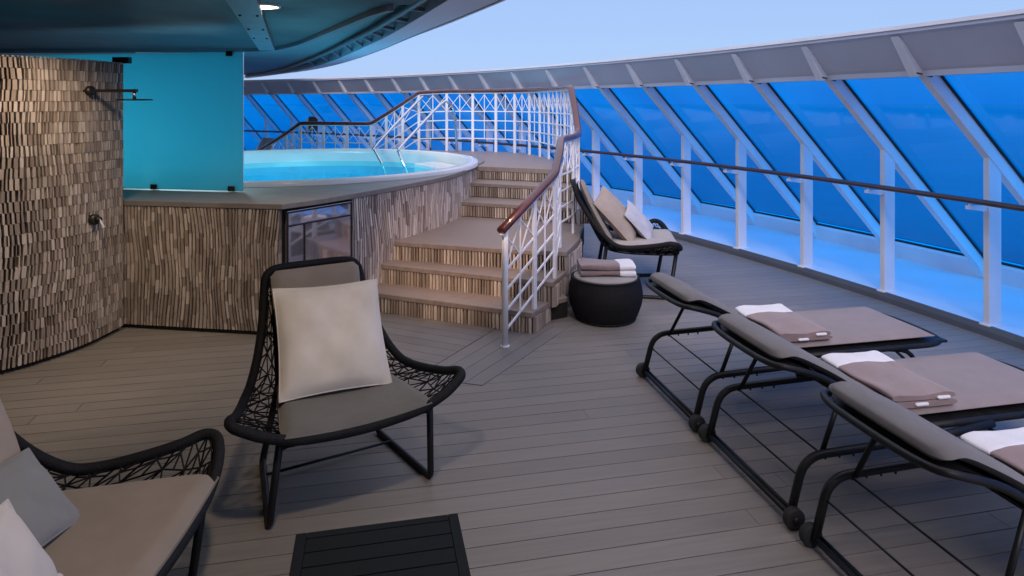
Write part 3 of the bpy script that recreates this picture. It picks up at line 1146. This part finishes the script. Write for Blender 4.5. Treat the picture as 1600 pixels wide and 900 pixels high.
mb.loft([[up(b, .16), up(b, .0), up(b, -.004), up(o, .035), up(o, .30), up(b, .42)] for o, b in zip(O_, B_)], smooth=False)
mb.build('fascia', M['fascia'], cn, M=CM)
mb = MB()
mb.loft([[up(o, .0) + (o - b).normalized() * .001 + Vector((0, 0, .03)), up(o, .03) + (o - b).normalized() * .03, up(o, .05) + (o - b).normalized() * .03, up(o, .05)] for o, b in zip(O_, B_)], smooth=False)
mb.build('drip_edge', M['header'], cn, M=CM)
mb = MB()
mb.loft([[up(b, .15), up(c, .15), up(c, .0)] for b, c in zip(B_, C_)], smooth=False)
mb.build('trough', M['ceil'], cn, M=CM)
mb = MB()
mb.tube([up(c, .004) for c in C_], .022, n=8)
mb.build('trough_lip', M['beam'], cn, M=CM)
for k in range(8, m_ - 8, 3):
    mb = MB()
    mb.bar(up(B_[k], .03), up(C_[k], .03), .03, .03)
    mb.build('trough_brace', M['beam'], cn, M=CM)
# dark ceiling, inside of the lip
inn = [Vector((p.x, p.y)) for p in C_]
ledgeD = [Z(-900, 8.3, CZ), Z(-300, 8.28, CZ), Z(0, 8.25, CZ), Z(150, 8.2, CZ), Z(300, 8.12, CZ), Z(380, 8.05, CZ), Z(430, 7.85, CZ), Z(462, 7.25, CZ), Z(489, 6.55, CZ), Z(515, 5.9, CZ), Z(548, 5.25, CZ), Z(580, 4.75, CZ), Z(610, 4.45, CZ)]
D_ = catmull(ledgeD, 5)
mb = MB()
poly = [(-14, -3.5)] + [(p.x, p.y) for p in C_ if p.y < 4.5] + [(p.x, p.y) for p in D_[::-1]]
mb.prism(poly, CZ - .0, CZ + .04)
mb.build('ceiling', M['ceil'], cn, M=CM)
mb = MB()
for a, b in zip(D_, D_[1:]):
    mb.bar(a + Vector((0, 0, -.018)), b + Vector((0, 0, -.018)), .05, .045)
mb.build('ceiling_edge_beam', M['beam'], cn, M=CM)
# the further soffit above the pool, its teal light put into the colour
mb = MB()
poly = [(p.x, p.y) for p in C_ if p.y > 4.2] + [(-16, 20), (-16, 4)]
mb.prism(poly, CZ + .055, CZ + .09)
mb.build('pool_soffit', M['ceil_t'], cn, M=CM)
mb = MB()
mb.prism([(-16, -3.6)] + [(p.x - .02, p.y) for p in B_] + [(-16, 21)], CZ + .25, CZ + .30)
mb.build('upper_deck', M['ceil'], cn, M=CM)
mb = MB()
a, b = Z(374, 3.75, CZ - .03), Z(417, 7.6, CZ - .03)
a = a + (a - b) * .6
mb.bar(a, b, .17, .055)
f = mb.build('cross_beam', M['beam'], cn, M=CM, bevel=.004)
for s in (.50, .64, .76):
    mb = MB()
    c = a.lerp(b, s)
    d = (b - a).normalized()
    for o in (-.055, .055):
        mb = MB()
        mb.tube([c + d.cross(Vector((0, 0, 1))) * o + Vector((0, 0, -.028)), c + d.cross(Vector((0, 0, 1))) * o + Vector((0, 0, -.036))], .010, n=8)
        mb.build('bolt', M['gasket'], f, M=CM)

# deckhouse walls closing the covered side; the near one added to block bounce light
t = thing('deckhouse_wall', 'grey painted deckhouse wall behind the frosted screen', 'wall', (-5.5, 9, 0))
mb = MB()
mb.box((-6.0, 7.5, 1.2), (.12, 8, 2.52))
mb.build('panel', M['wallp'], t, M=Matrix.Translation((5.5, -9, 0)))
t = thing('deckhouse_wall', 'unseen deckhouse wall added at the near end of the covered deck to block bounce light', 'wall', (-3, -3, 0))
mb = MB()
mb.box((-4, -3.05, 1.2), (10, .12, 2.52)); mb.box((-7.0, 1.0, 1.2), (.12, 8, 2.52))
mb.build('panel', M['wallp'], t, M=Matrix.Translation((3, 3, 0)))

# teal light strip added to brighten the frosted screen from behind
gp = Z(285, 7.85, 2.36)
t = thing('added_light_strip', 'added teal light strip under the canopy, hidden behind the frosted screen to brighten it', 'light strip', gp)
mb = MB(); mb.box((0, 0, 0), (1.0, .06, .05)); mb.build('housing', M['white'], t, bevel=.005)
mb = MB(); mb.box((0, -.001, -.03), (.96, .045, .012)); mb.build('lens', M['pool_w'], t)
l = bpy.data.lights.new('lamp', 'AREA'); l.shape = 'RECTANGLE'; l.size = .96; l.size_y = .1
l.energy = 60; l.color = (.55, .92, 1)
o = bpy.data.objects.new('lamp', l); COL.objects.link(o); o.parent = t; o.location = (0, -.1, -.06); o.rotation_euler = (R(-6), 0, 0)
# downlights
def downlight(p, label, watt, col=(1, .80, .60), size=R(95), tilt=None, grp='recessed canopy downlights'):
    t = thing('downlight', label, 'downlight', (p.x, p.y, CZ), group=grp)
    mb = MB(); mb.lathe([(.098, -.006), (.106, -.012), (.114, -.008), (.116, 0)], n=32)
    mb.build('trim_ring', M['white'], t)
    mb = MB(); mb.lathe([(.001, -.018), (.06, -.016), (.098, -.008), (.098, -.001)], n=32)
    mb.build('lens', M['lamp'], t)
    l = bpy.data.lights.new('lamp', 'SPOT')
    l.energy = watt; l.color = col; l.spot_size = size; l.spot_blend = .8; l.shadow_soft_size = .07
    o = bpy.data.objects.new('lamp', l); COL.objects.link(o)
    o.parent = t
    o.location = (0, 0, -.05)
    if tilt:
        d = Vector(tilt) - Vector((p.x, p.y, CZ))
        o.rotation_euler = (-d).to_track_quat('Z', 'Y').to_euler()
    return t
downlight(W(411, 9, CZ), 'lit round downlight in the dark canopy beside the cross beam', 80, tilt=(-.95, 5.3, .3))
downlight(Vector((-1.75, 4.35, CZ)), 'round downlight washing the clad shower wall', 74, tilt=(-2.45, 4.95, .9), size=R(110))
downlight(Vector((.45, 3.5, CZ)), 'round downlight aimed at the clad steps', 330, col=(1, .70, .52), tilt=(.9, 6.1, .45), size=R(36))
downlight(Vector((-.15, 1.9, CZ)), 'round downlight above the slatted table', 72, tilt=(-.3, 2.8, 0), size=R(110))

# ------------------------------------------------------------------ cushions, pillows, towels
def slab_cushion(mb, fx, nu, nv, th, edge=.35):
    """soft slab: fx(u,v)->(point, normal) for u,v in 0..1; rounded edges"""
    top, bot = [], []
    for j in range(nv + 1):
        rt, rb = [], []
        for i in range(nu + 1):
            u, v = i / nu, j / nv
            p, n = fx(u, v)
            e = min(u, 1 - u) * nu / 2.0
            g = min(v, 1 - v) * nv / 2.0
            k = min(1, e) ** .5 * min(1, g) ** .5
            k = .0 if k == 0 else .55 + .45 * k
            rt.append(p + n * th * (.5 + .5 * k))
            rb.append(p + n * th * (.5 - .5 * k))
        top.append(rt); bot.append(rb)
    mb.loft(top)
    mb.loft([r[::-1] for r in bot])
    return mb

def pillow(name, label, cat, c_bot, c_top, across, wdt, th, m, group=None, seed=1, pinch=.05):
    """scatter cushion spanned between the middle of its lower edge and the middle of its upper edge"""
    rnd = random.Random(seed)
    b, t_, ac = Vector(c_bot), Vector(c_top), Vector(across).normalized()
    upv = t_ - b
    hgt = upv.length
    upn = upv.normalized()
    ac = (ac - upn * ac.dot(upn)).normalized()
    nn = ac.cross(upn).normalized()
    N = 22
    ph = [rnd.uniform(0, 6) for _ in range(6)]
    mb = MB()
    for sgn in (1, -1):
        rows = []
        for j in range(N + 1):
            r = []
            for i in range(N + 1):
                u, v = 2 * i / N - 1, 2 * j / N - 1
                sx = u * (1 - pinch * (1 - v * v) * abs(u) ** 2)
                sy = v * (1 - pinch * (1 - u * u) * abs(v) ** 2)
                e = max(0, (1 - abs(u) ** 2.6)) ** .55 * max(0, (1 - abs(v) ** 2.6)) ** .55
                cr = .006 * math.sin(5 * u + 3 * v + ph[0]) * e + .004 * math.sin(9 * u - 6 * v + ph[1]) * e
                cr += .010 * math.sin(7 * (u * v) + ph[2]) * (abs(u) * abs(v)) * e
                z = sgn * (th / 2 * e) + cr + .02 * (u * u - .4) * math.sin(ph[3]) * .6
                # slump: lower part fuller
                z *= (1 + .18 * (-v)) if sgn > 0 else 1
                r.append(ac * (sx * wdt / 2) + upn * (sy * hgt / 2) + nn * z)
            rows.append(r if sgn > 0 else r[::-1])
        mb.loft(rows)
    # piped seam
    seam = []
    for k in range(80):
        q = k / 80 * 4
        s, f = int(q), q - int(q)
        u, v = [(2 * f - 1, -1), (1, 2 * f - 1), (1 - 2 * f, 1), (-1, 1 - 2 * f)][s]
        sx = u * (1 - pinch * (1 - v * v) * abs(u) ** 2); sy = v * (1 - pinch * (1 - u * u) * abs(v) ** 2)
        seam.append(ac * (sx * wdt / 2) + upn * (sy * hgt / 2) + nn * (.02 * (u * u - .4) * math.sin(ph[3]) * .6))
    mb.tube(seam, .0035, n=5, closed=True)
    ctr = (b + t_) / 2
    o = mb.build(name, m)
    o.location = ctr
    return tag(o, label, cat, group)

def towel(label, loc, rz, wd, ln, group, layers=2, th=.034):
    t = thing('towel', label, 'towel', loc, rz, group)
    rnd = random.Random(int(loc[0] * 1000) + int(loc[1] * 77))
    def body(y0, y1, grow=0.0, nm='towel_body', m='towel_b'):
        mb = MB()
        for L in range(layers):
            rows = []
            ny = 14
            for j in range(ny + 1):
                y = y0 + (y1 - y0) * j / ny
                ring = []
                k = 28
                e = 1.0
                if j in (0, ny): e = .80
                if j in (1, ny - 1): e = .97
                for q in range(k):
                    a = 2 * math.pi * q / k
                    ca, sa = math.cos(a), math.sin(a)
                    px = math.copysign(abs(ca) ** .32, ca) * (wd / 2 + grow - .006 * L) * (.985 + .015 * e)
                    pz = math.copysign(abs(sa) ** .6, sa) * (th / 2 + grow) * e
                    zc = th * (L + .5)
                    wv = .004 * math.sin(17 * y + 3 * L + loc[1] * 5) + .006 * math.sin(8 * px * 3 + 9 * y + loc[0] * 3) * (1 if sa > 0 else .15)
                    ring.append((px + .005 * math.sin(13 * y + L * 2), y, zc + pz + (wv if L == layers - 1 or sa < 0 else wv * .4)))
                rows.append(ring)
            mb.loft(rows, closed_u=True)
            mb.add(rows[0], [tuple(range(k - 1, -1, -1))], True)
            mb.add(rows[-1], [tuple(range(k))], True)
        return mb.build(nm, M[m], t)
    body(-ln / 2, ln / 2)
    body(ln / 2 - .12, ln / 2 + .012, .0035, 'white_hem', 'towel_w')
    return t

# ------------------------------------------------------------------ woven lounge chair
def lattice(mb, A, B, nseg, nrow, r=.0032, seed=1):
    """random star lattice of cords between polylines A and B (same length)"""
    rnd = random.Random(seed)
    def pt(u, v):
        u = max(0, min(.9999, u)) * (len(A) - 1)
        i = int(u); f = u - i
        a = A[i].lerp(A[i + 1], f); b = B[i].lerp(B[i + 1], f)
        return a.lerp(b, v)
    g = {}
    for i in range(nseg + 1):
        for j in range(nrow + 1):
            du = 0 if i in (0, nseg) else rnd.uniform(-.28, .28) / nseg
            dv = 0 if j in (0, nrow) else rnd.uniform(-.28, .28) / nrow
            if j in (0, nrow): du += rnd.uniform(-.3, .3) / nseg
            g[i, j] = (i / nseg + du, j / nrow + dv)
    P = lambda k: pt(*g[k])
    def cord(a, b):
        if (a - b).length > .004:
            mb.bar(a, b, r * 2, r * 1.6)
    for i in range(nseg):
        for j in range(nrow):
            c4 = [(i, j), (i + 1, j), (i + 1, j + 1), (i, j + 1)]
            cu = sum(g[k][0] for k in c4) / 4 + rnd.uniform(-.12, .12) / nseg
            cv = sum(g[k][1] for k in c4) / 4 + rnd.uniform(-.12, .12) / nrow
            C = pt(cu, cv)
            for a, b in zip(c4, c4[1:] + c4[:1]):
                if rnd.random() < .85: cord(P(a), P(b))
                cord(P(a), C)
                if rnd.random() < .75: cord(P(a).lerp(P(b), .5), C)

def make_chair(label, loc, rz, grp, seat_m, back_m):
    t = thing('lounge_chair', label, 'lounge chair', loc, rz, grp)
    V = Vector
    half = [(0, -.775, .915), (.14, -.775, .915), (.215, -.77, .905), (.25, -.758, .87), (.262, -.735, .80), (.285, -.65, .66), (.325, -.55, .53), (.372, -.45, .445),
            (.41, -.36, .425), (.45, -.22, .44), (.49, -.09, .465), (.520, -.02, .485), (.517, .028, .480), (.475, .058, .462), (.40, .082, .430), (.28, .10, .398), (.14, .108, .385), (0, .11, .380)]
    full = [V(p) for p in half] + [V((-a, b, c)) for a, b, c in half[-2:0:-1]]
    mb = MB(); mb.tube(catmull(full, 4, closed=True), .0215, n=10, closed=True)
    mb.build('rim_tube', M['wicker'], t)
    # inner seat/back edge matching the side run of the rim
    side = half[3:15]
    inner = [(.215, -.742, .87), (.218, -.722, .80), (.222, -.67, .67), (.228, -.605, .54), (.235, -.54, .43), (.245, -.47, .372), (.262, -.34, .352), (.285, -.20, .35), (.305, -.06, .352), (.315, .02, .356), (.32, .06, .36), (.322, .085, .372)]
    for s in (1, -1):
        A = catmull([V((p[0] * s, p[1], p[2])) for p in side], 3)
        B = catmull([V((p[0] * s, p[1], p[2])) for p in inner], 3)
        mb = MB()
        lattice(mb, A, B, 14, 2, r=.0028, seed=5 if s > 0 else 6)
        mb.build('woven_side', M['wicker'], t)
        mb = MB(); mb.tube(B, .009, n=6)
        mb.build('inner_rail', M['frame'], t)
    # woven seat and back shell beneath the cushions
    cen = [(0, -.748, .885), (0, -.728, .80), (0, -.675, .67), (0, -.61, .54), (0, -.545, .425), (0, -.47, .362), (0, -.34, .338), (0, -.20, .335), (0, -.06, .34), (0, .02, .345), (0, .06, .35), (0, .09, .365)]
    rows = []
    for c, i in zip(cen, inner):
        rows.append([V((-i[0], i[1], i[2])), V((-i[0] * .5, (i[1] + c[1] * 2) / 3, (i[2] + c[2] * 2) / 3)), V(c), V((i[0] * .5, (i[1] + c[1] * 2) / 3, (i[2] + c[2] * 2) / 3)), V(i)])
    mb = MB(); mb.loft(rows)
    mb.loft([[p + V((0, -.006, -.008)) for p in r][::-1] for r in rows])
    mb.build('woven_shell', M['wicker'], t)
    # seat cushion
    def fs(u, v):
        y = -.47 + .585 * v
        wv = .245 + .085 * min(1, max(0, (y + .47) / .5))
        x = (2 * u - 1) * (wv - .03 * max(0, v - .9) * 10 * 0.2)
        z = .352 + .02 * (2 * u - 1) ** 2 + .012 * v
        return V((x, y + .0 * u, z)), V((0, 0, 1))
    mb = MB(); slab_cushion(mb, fs, 22, 20, .075)
    c = mb.build('seat_cushion', seat_m, t)
    mb = MB()
    for zz in (.0375,):
        ring = []
        for k in range(60):
            q = k / 60 * 4; s_, f = int(q), q - int(q)
            u, v = [(f, 0), (1, f), (1 - f, 1), (0, 1 - f)][s_]
            p, n = fs(u, v)
            ring.append(p + n * zz)
        mb.tube(ring, .0035, n=5, closed=True)
    mb.build('piping', seat_m, c)
    # back cushion
    def fb(u, v):
        y0, z0 = -.475, .40
        y1, z1 = -.735, .902
        x = (2 * u - 1) * (.236 - .012 * (1 - v))
        if v > .93: x *= 1 - .35 * ((v - .93) / .07) ** 2 * .35
        y = y0 + (y1 - y0) * v - .015 * math.sin(math.pi * v)
        z = z0 + (z1 - z0) * v
        return V((x, y, z)), V((0, .885, .465))
    mb = MB(); slab_cushion(mb, fb, 18, 20, .055)
    mb.build('back_cushion', back_m, t)
    # sled legs and stretcher
    for s in (1, -1):
        fr_top = V((.335 * s, .065, .40)); ft = V((.368 * s, .0, .012))
        bk = V((.298 * s, -.56, .012)); bk_top = V((.235 * s, -.50, .40))
        mb = MB()
        pts = softened([fr_top, ft, bk, bk_top], .035)
        for a, b in zip(pts, pts[1:]):
            mb.bar(a, b, .034, .013, up=(s, 0, 0)) if False else mb.bar(a, b, .013, .034, up=(0, 1, .001) if abs((b - a).normalized().z) > .8 else (0, 0, 1)) if False else None
        mb = MB()
        mb.tube(pts, .0165, n=8)
        mb.build('sled_leg', M['frame'], t)
    mb = MB(); mb.tube([V((-.31, -.40, .022)), V((.31, -.40, .022))], .007)
    mb.build('stretcher', M['frame'], t)
    return t

chairs = 'black woven lounge chairs'
ch1 = make_chair('black woven lounge chair facing the camera with one big cream pillow', (-.066, 3.07, 0), R(-71.8 - 90), chairs, M['grey_c'], M['taupe'])
ch2 = copy_tree(ch1); ch2.location = (-.708, 2.315, 0); ch2.rotation_euler = (0, 0, R(-9 - 90))
ch2['label'] = 'black woven lounge chair cut off at the lower left corner, nearest the camera'
ch3 = copy_tree(ch1); ch3.scale = (1.12, 1.12, 1.12); ch3.location = (2.79, 6.03, 0); ch3.rotation_euler = (0, 0, R(-17 - 90))
ch3['label'] = 'black woven lounge chair beside the round stool at the foot of the stairs'
for c in (ch2, ch3):
    for o in list(COL.objects):
        if o.parent == c and o.name.startswith('seat_cushion'):
            o.data = o.data.copy(); o.data.materials[0] = M['taupe'] if c == ch2 else M['pale_c']

def loc(ch, p):
    p = [q * ch.scale[0] for q in p]
    c, s = math.cos(ch.rotation_euler.z), math.sin(ch.rotation_euler.z)
    return Vector((ch.location.x + p[0] * c - p[1] * s, ch.location.y + p[0] * s + p[1] * c, p[2]))
def ldir(ch, p):
    c, s = math.cos(ch.rotation_euler.z), math.sin(ch.rotation_euler.z)
    return Vector((p[0] * c - p[1] * s, p[0] * s + p[1] * c, p[2]))
# local x of a chair points to the left in the photo for a chair facing the camera
pillow('pillow', 'large cream square pillow leaning in the lounge chair facing the camera', 'pillow', loc(ch1, (.035, -.155, .445)), loc(ch1, (.005, -.47, .875)), ldir(ch1, (1, -.02, -.04)), .52, .15, M['pale_p'], seed=3)
pillow('pillow', 'beige pillow leaning on the back of the lounge chair by the round stool', 'pillow', loc(ch3, (-.02, -.22, .43)), loc(ch3, (-.02, -.56, .80)), ldir(ch3, (1, -.42, 0)), .54, .15, M['beige_p'], seed=5)
pillow('pillow', 'small pale grey pillow propped against the beige one by the round stool', 'pillow', loc(ch3, (-.07, -.08, .44)), loc(ch3, (-.05, -.31, .69)), ldir(ch3, (1, -.35, 0)), .42, .09, M['lilac_p'], seed=6)
pillow('pillow', 'beige pillow at the back of the lower left lounge chair, highest in the pile', 'pillow', (-1.17, 2.42, .50), (-1.32, 2.42, .93), (0, 1, -.1), .46, .12, M['beige_p'], seed=8)
pillow('pillow', 'plain grey pillow between the beige and white ones in the lower left chair', 'pillow', (-.965, 2.29, .445), (-1.16, 2.36, .66), (.05, 1, .05), .36, .07, M['grey_p'], seed=9)
wpl = pillow('pillow', 'white pillow with a small toggle, at the lower left corner of the photo', 'pillow', (-.86, 1.88, .455), (-1.02, 1.92, .70), (.04, 1, -.1), .44, .12, M['white_p'], seed=10)

mb = MB(); mb.lathe([(.001, .006), (.016, .005), (.019, 0), (.016, -.005), (.001, -.006)], n=20)
tg_ = mb.build('toggle', M['white_p'], wpl)
tg_.location = Vector((-.855, 2.085, .462)) - wpl.location
tg_.rotation_euler = (R(30), R(55), 0)
# ------------------------------------------------------------------ round woven stool with towels
pc = Vector((1.925, 5.28, 0))
t = thing('round_stool', 'black woven drum stool with a pale round top next to the stairs', 'stool', pc)
prof = [(.215, .0), (.245, .012), (.268, .06), (.296, .14), (.304, .20), (.298, .26), (.283, .325), (.278, .345)]
mb = MB()
nK = 96
rows = []
for j in range(25):
    f = j / 24 * (len(prof) - 1); i = min(int(f), len(prof) - 2); g = f - i
    r = prof[i][0] * (1 - g) + prof[i + 1][0] * g; z = prof[i][1] * (1 - g) + prof[i + 1][1] * g
    rows.append([((r + .006 * math.cos(k * math.pi)) * math.cos(2 * math.pi * k / nK), (r + .006 * math.cos(k * math.pi)) * math.sin(2 * math.pi * k / nK), z) for k in range(nK)])
mb.loft(rows, closed_u=True, smooth=True)
mb.build('woven_body', M['wicker'], t)
for z, r in ((.345, .278), (.012, .245)):
    mb = MB(); mb.tube([(r * math.cos(2 * math.pi * k / 48), r * math.sin(2 * math.pi * k / 48), z) for k in range(48)], .010, closed=True)
    mb.build('rim_band', M['wicker'], t)
mb = MB(); mb.lathe([(.001, .372), (.20, .371), (.252, .366), (.264, .356), (.262, .340), (.001, .338)], n=64)
mb.build('top_cushion', weave('stool_top', (.34, .31, .29)), t)
towel('pair of folded brown towels with white hems lying on the round woven stool', (pc.x + .0, pc.y + .005, .375), R(-90 - 18 + 8), .27, .44, 'folded brown and white towels', layers=2, th=.045)

# ------------------------------------------------------------------ sun loungers
def make_lounger(label, y):
    t = thing('sun_lounger', label, 'sun lounger', (1.75, y, 0), 0, 'sun loungers in a row beside the guard rail')
    V = Vector
    HW = .315
    back_prof = [(.0, .655), (.06, .668), (.16, .625), (.28, .56), (.40, .482), (.50, .415), (.57, .378)]
    bp = catmull([V((x, 0, z)) for x, z in back_prof], 4)
    def fx_back(u, v):
        k = v * (len(bp) - 1); i = min(int(k), len(bp) - 2); f = k - i
        p = bp[i].lerp(bp[i + 1], f); d = (bp[i + 1] - bp[i]).normalized()
        n = V((-d.z, 0, d.x)); n = n if n.z > 0 else -n
        wv = .285 * (1 - .22 * max(0, 1 - v * 9) ** 2)
        return p + V((0, (2 * u - 1) * wv, 0)), n
    mb = MB(); slab_cushion(mb, fx_back, 16, 30, .048)
    b = mb.build('backrest_cushion', M['lounge_b'], t)
    mb = MB()
    rows = []
    for v in [k / 16 for k in range(17)]:
        rows.append([fx_back(u, v)[0] + fx_back(u, v)[1] * -.014 for u in (0.0, .25, .5, .75, 1.0)])
    mb.loft(rows); mb.loft([[p + V((0, 0, -.007)) for p in r][::-1] for r in rows])
    mb.build('backrest_mesh', M['frame'], t)
    mb = MB()
    loop = [V((.57, -.30, .365)), V((.40, -.30, .465)), V((.20, -.30, .588)), V((.03, -.30, .648)), V((-.02, -.25, .650)), V((-.038, -.12, .648)), V((-.038, .12, .648)), V((-.02, .25, .650)), V((.03, .30, .648)), V((.20, .30, .588)), V((.40, .30, .465)), V((.57, .30, .365))]
    mb.tube(catmull(loop, 4), .0145, n=8)
    mb.build('backrest_frame', M['frame'], t)
    def fx_seat(u, v):
        x = .56 + 1.06 * v
        return V((x, (2 * u - 1) * .285, .352 + .0 * v)), V((0, 0, 1))
    mb = MB(); slab_cushion(mb, fx_seat, 16, 30, .048)
    s_ = mb.build('seat_cushion', M['lounge'], t)
    mb = MB()
    for zz in (.024,):
        ring = [fx_seat(*q)[0] + V((0, 0, zz)) for q in [(k / 12, 0) for k in range(13)] + [(1, k / 30) for k in range(1, 30)] + [(1 - k / 12, 1) for k in range(13)] + [(0, 1 - k / 30) for k in range(1, 30)]]
        mb.tube(ring, .003, n=5, closed=True)
    mb.build('piping', M['lounge'], s_)
    mb = MB()
    loop = [V((.50, -HW, .335)), V((1.0, -HW, .335)), V((1.58, -HW, .335)), V((1.69, -HW + .05, .335)), V((1.72, -.12, .335)), V((1.72, .12, .335)), V((1.69, HW - .05, .335)), V((1.58, HW, .335)), V((1.0, HW, .335)), V((.50, HW, .335))]
    mb.tube(softened(loop, .08), .017, n=8)
    mb.build('bed_frame', M['frame'], t)
    mb = MB()
    mb.box((1.12, 0, .342), (1.16, .60, .012))
    mb.build('bed_mesh', M['frame'], t)
    for s in (-1, 1):
        Y = .345 * s
        mb = MB()
        mb.tube(softened([V((.0, Y, .035)), V((.055, Y, .24)), V((.12, Y, .285)), V((.75, Y, .300)), V((1.05, Y * .98, .325))], .05), .018, n=8)
        mb.build('side_rail', M['frame'], t)
        mb = MB()
        for k in range(4):
            mb.tube([V((.17 + .07 * k, Y, .283)), V((.17 + .07 * k, Y, .262))], .005, n=6)
        mb.build('ratchet_pin', M['frame'], t)
        mb = MB(); mb.tube([V((.17, s * .325, .285)), V((.285, s * .30, .515))], .011, n=8)
        mb.build('prop_strut', M['frame'], t)
        mb = MB()
        mb.tube(softened([V((1.25, s * .29, .325)), V((1.46, s * .29, .30)), V((1.56, s * .29, .0))], .12), .014, n=8)
        mb.tube(softened([V((1.32, s * .29, .325)), V((1.44, s * .29, .22)), V((1.50, s * .29, .175))], .05), .009, n=8)
        mb.build('foot_leg', M['frame'], t)
        mb = MB()
        mb.tube([V((0, s * .352, .045)), V((0, s * .388, .045))], .045, n=20)
        wh = mb.build('wheel', M['rubber'], t, bevel=.006)
        mb = MB(); mb.tube([V((0, s * .389, .045)), V((0, s * .396, .045))], .018, n=14)
        mb.build('hub', M['frame'], wh)
    mb = MB()
    mb.tube([V((0, -.352, .045)), V((0, .352, .045))], .012, n=8)
    mb.tube([V((.028, -.345, .045)), V((.028, .345, .045))], .008, n=8)
    mb.build('axle_bar', M['frame'], t)
    mb = MB(); mb.tube([V((1.555, -.29, .02)), V((1.555, .29, .02))], .011, n=8)
    mb.build('foot_bar', M['frame'], t)
    for p in ((.17, .272), (.045, .20)):
        mb = MB(); mb.tube([V((p[0], -.345, p[1])), V((p[0], .345, p[1]))], .0045, n=6)
        mb.build('cross_wire', M['frame'], t)
    return t
lg = make_lounger('sun lounger farthest from the camera, with its wheels near the round stool', 3.72)
for y, lb in ((2.87, 'middle sun lounger of the row, between the two others'), (2.02, 'nearest sun lounger, cut off by the right edge of the photo')):
    c = copy_tree(lg); c.location = (1.75, y, 0); c['label'] = lb
tg = 'folded brown and white towels'
for y, lb in ((3.69, 'folded brown towel with white hem on the farthest sun lounger'), (2.84, 'folded brown towel with white hem on the middle sun lounger'), (1.99, 'folded brown towel with white hem on the nearest sun lounger at the right edge')):
    tw = towel(lb, (2.50, y, .402), R(-2), .34, .50, tg, layers=2, th=.030)
    for k, xx in enumerate((-.02, .095)):
        mb = MB()
        mb.box((xx, -.252, .016 + .024 * k), (.07, .018, .016))
        mb.build('white_roll_end', M['towel_w'], tw, bevel=.009)

# ------------------------------------------------------------------ slatted low table
t = thing('slatted_table', 'low black slatted side table at the bottom of the photo', 'table', (.03, 2.06, 0))
TW, TD, TZ = .546, .56, .35
mb = MB()
for s in (-1, 1):
    mb.box((s * (TW / 2 - .017), 0, TZ - .015), (.034, TD, .03))
    mb.box((0, s * (TD / 2 - .015), TZ - .0155), (TW - .07, .030, .029))
mb.build('top_frame', M['table'], t, bevel=.002)
ys = TD / 2 - .031
k = 0
n = 7
ws_ = (TD - .062) / n
for k in range(n):
    mb = MB(); mb.box((0, -TD / 2 + .031 + ws_ * (k + .5), TZ - .013), (TW - .070, ws_ - .005, .022))
    mb.build('slat', M['table'], t, bevel=.0015)
for sx in (-1, 1):
    for sy in (-1, 1):
        mb = MB(); mb.box((sx * (TW / 2 - .02), sy * (TD / 2 - .02), TZ / 2 - .015), (.036, .036, TZ - .03))
        mb.build('leg', M['table'], t, bevel=.002)

# ------------------------------------------------------------------ small things beyond the pool
p = at(16.1, -.1, 1.05)
t = thing('deck_lantern', 'small dark lantern on the guard rail far beyond the pool', 'lantern', p)
mb = MB(); mb.box((0, 0, .22), (.22, .16, .36)); mb.build('housing', mat('olive_housing', (.05, .08, .06), .5), t, bevel=.02)
mb = MB(); mb.box((-.14, -.02, .20), (.06, .15, .34)); mb.build('lens', M['white'], t, bevel=.01)
p = Vector((-2.35, 14.6, 0))
t = thing('deck_chair', 'pale folding deck chair standing beyond the pool rail', 'deck chair', p, R(35))
mb = MB()
for s in (-.3, .3):
    mb.tube([(-.45, s, 0), (.35, s, 1.0)], .018); mb.tube([(.45, s, 0), (-.35, s, .55)], .018)
mb.build('frame', M['white'], t)
mb = MB(); mb.loft([[(x, -.28, z), (x, .28, z)] for x, z in ((.34, 1.05), (.15, .72), (-.02, .48), (-.3, .52), (-.5, .50))]); mb.build('sling', M['lilac_p'], t)
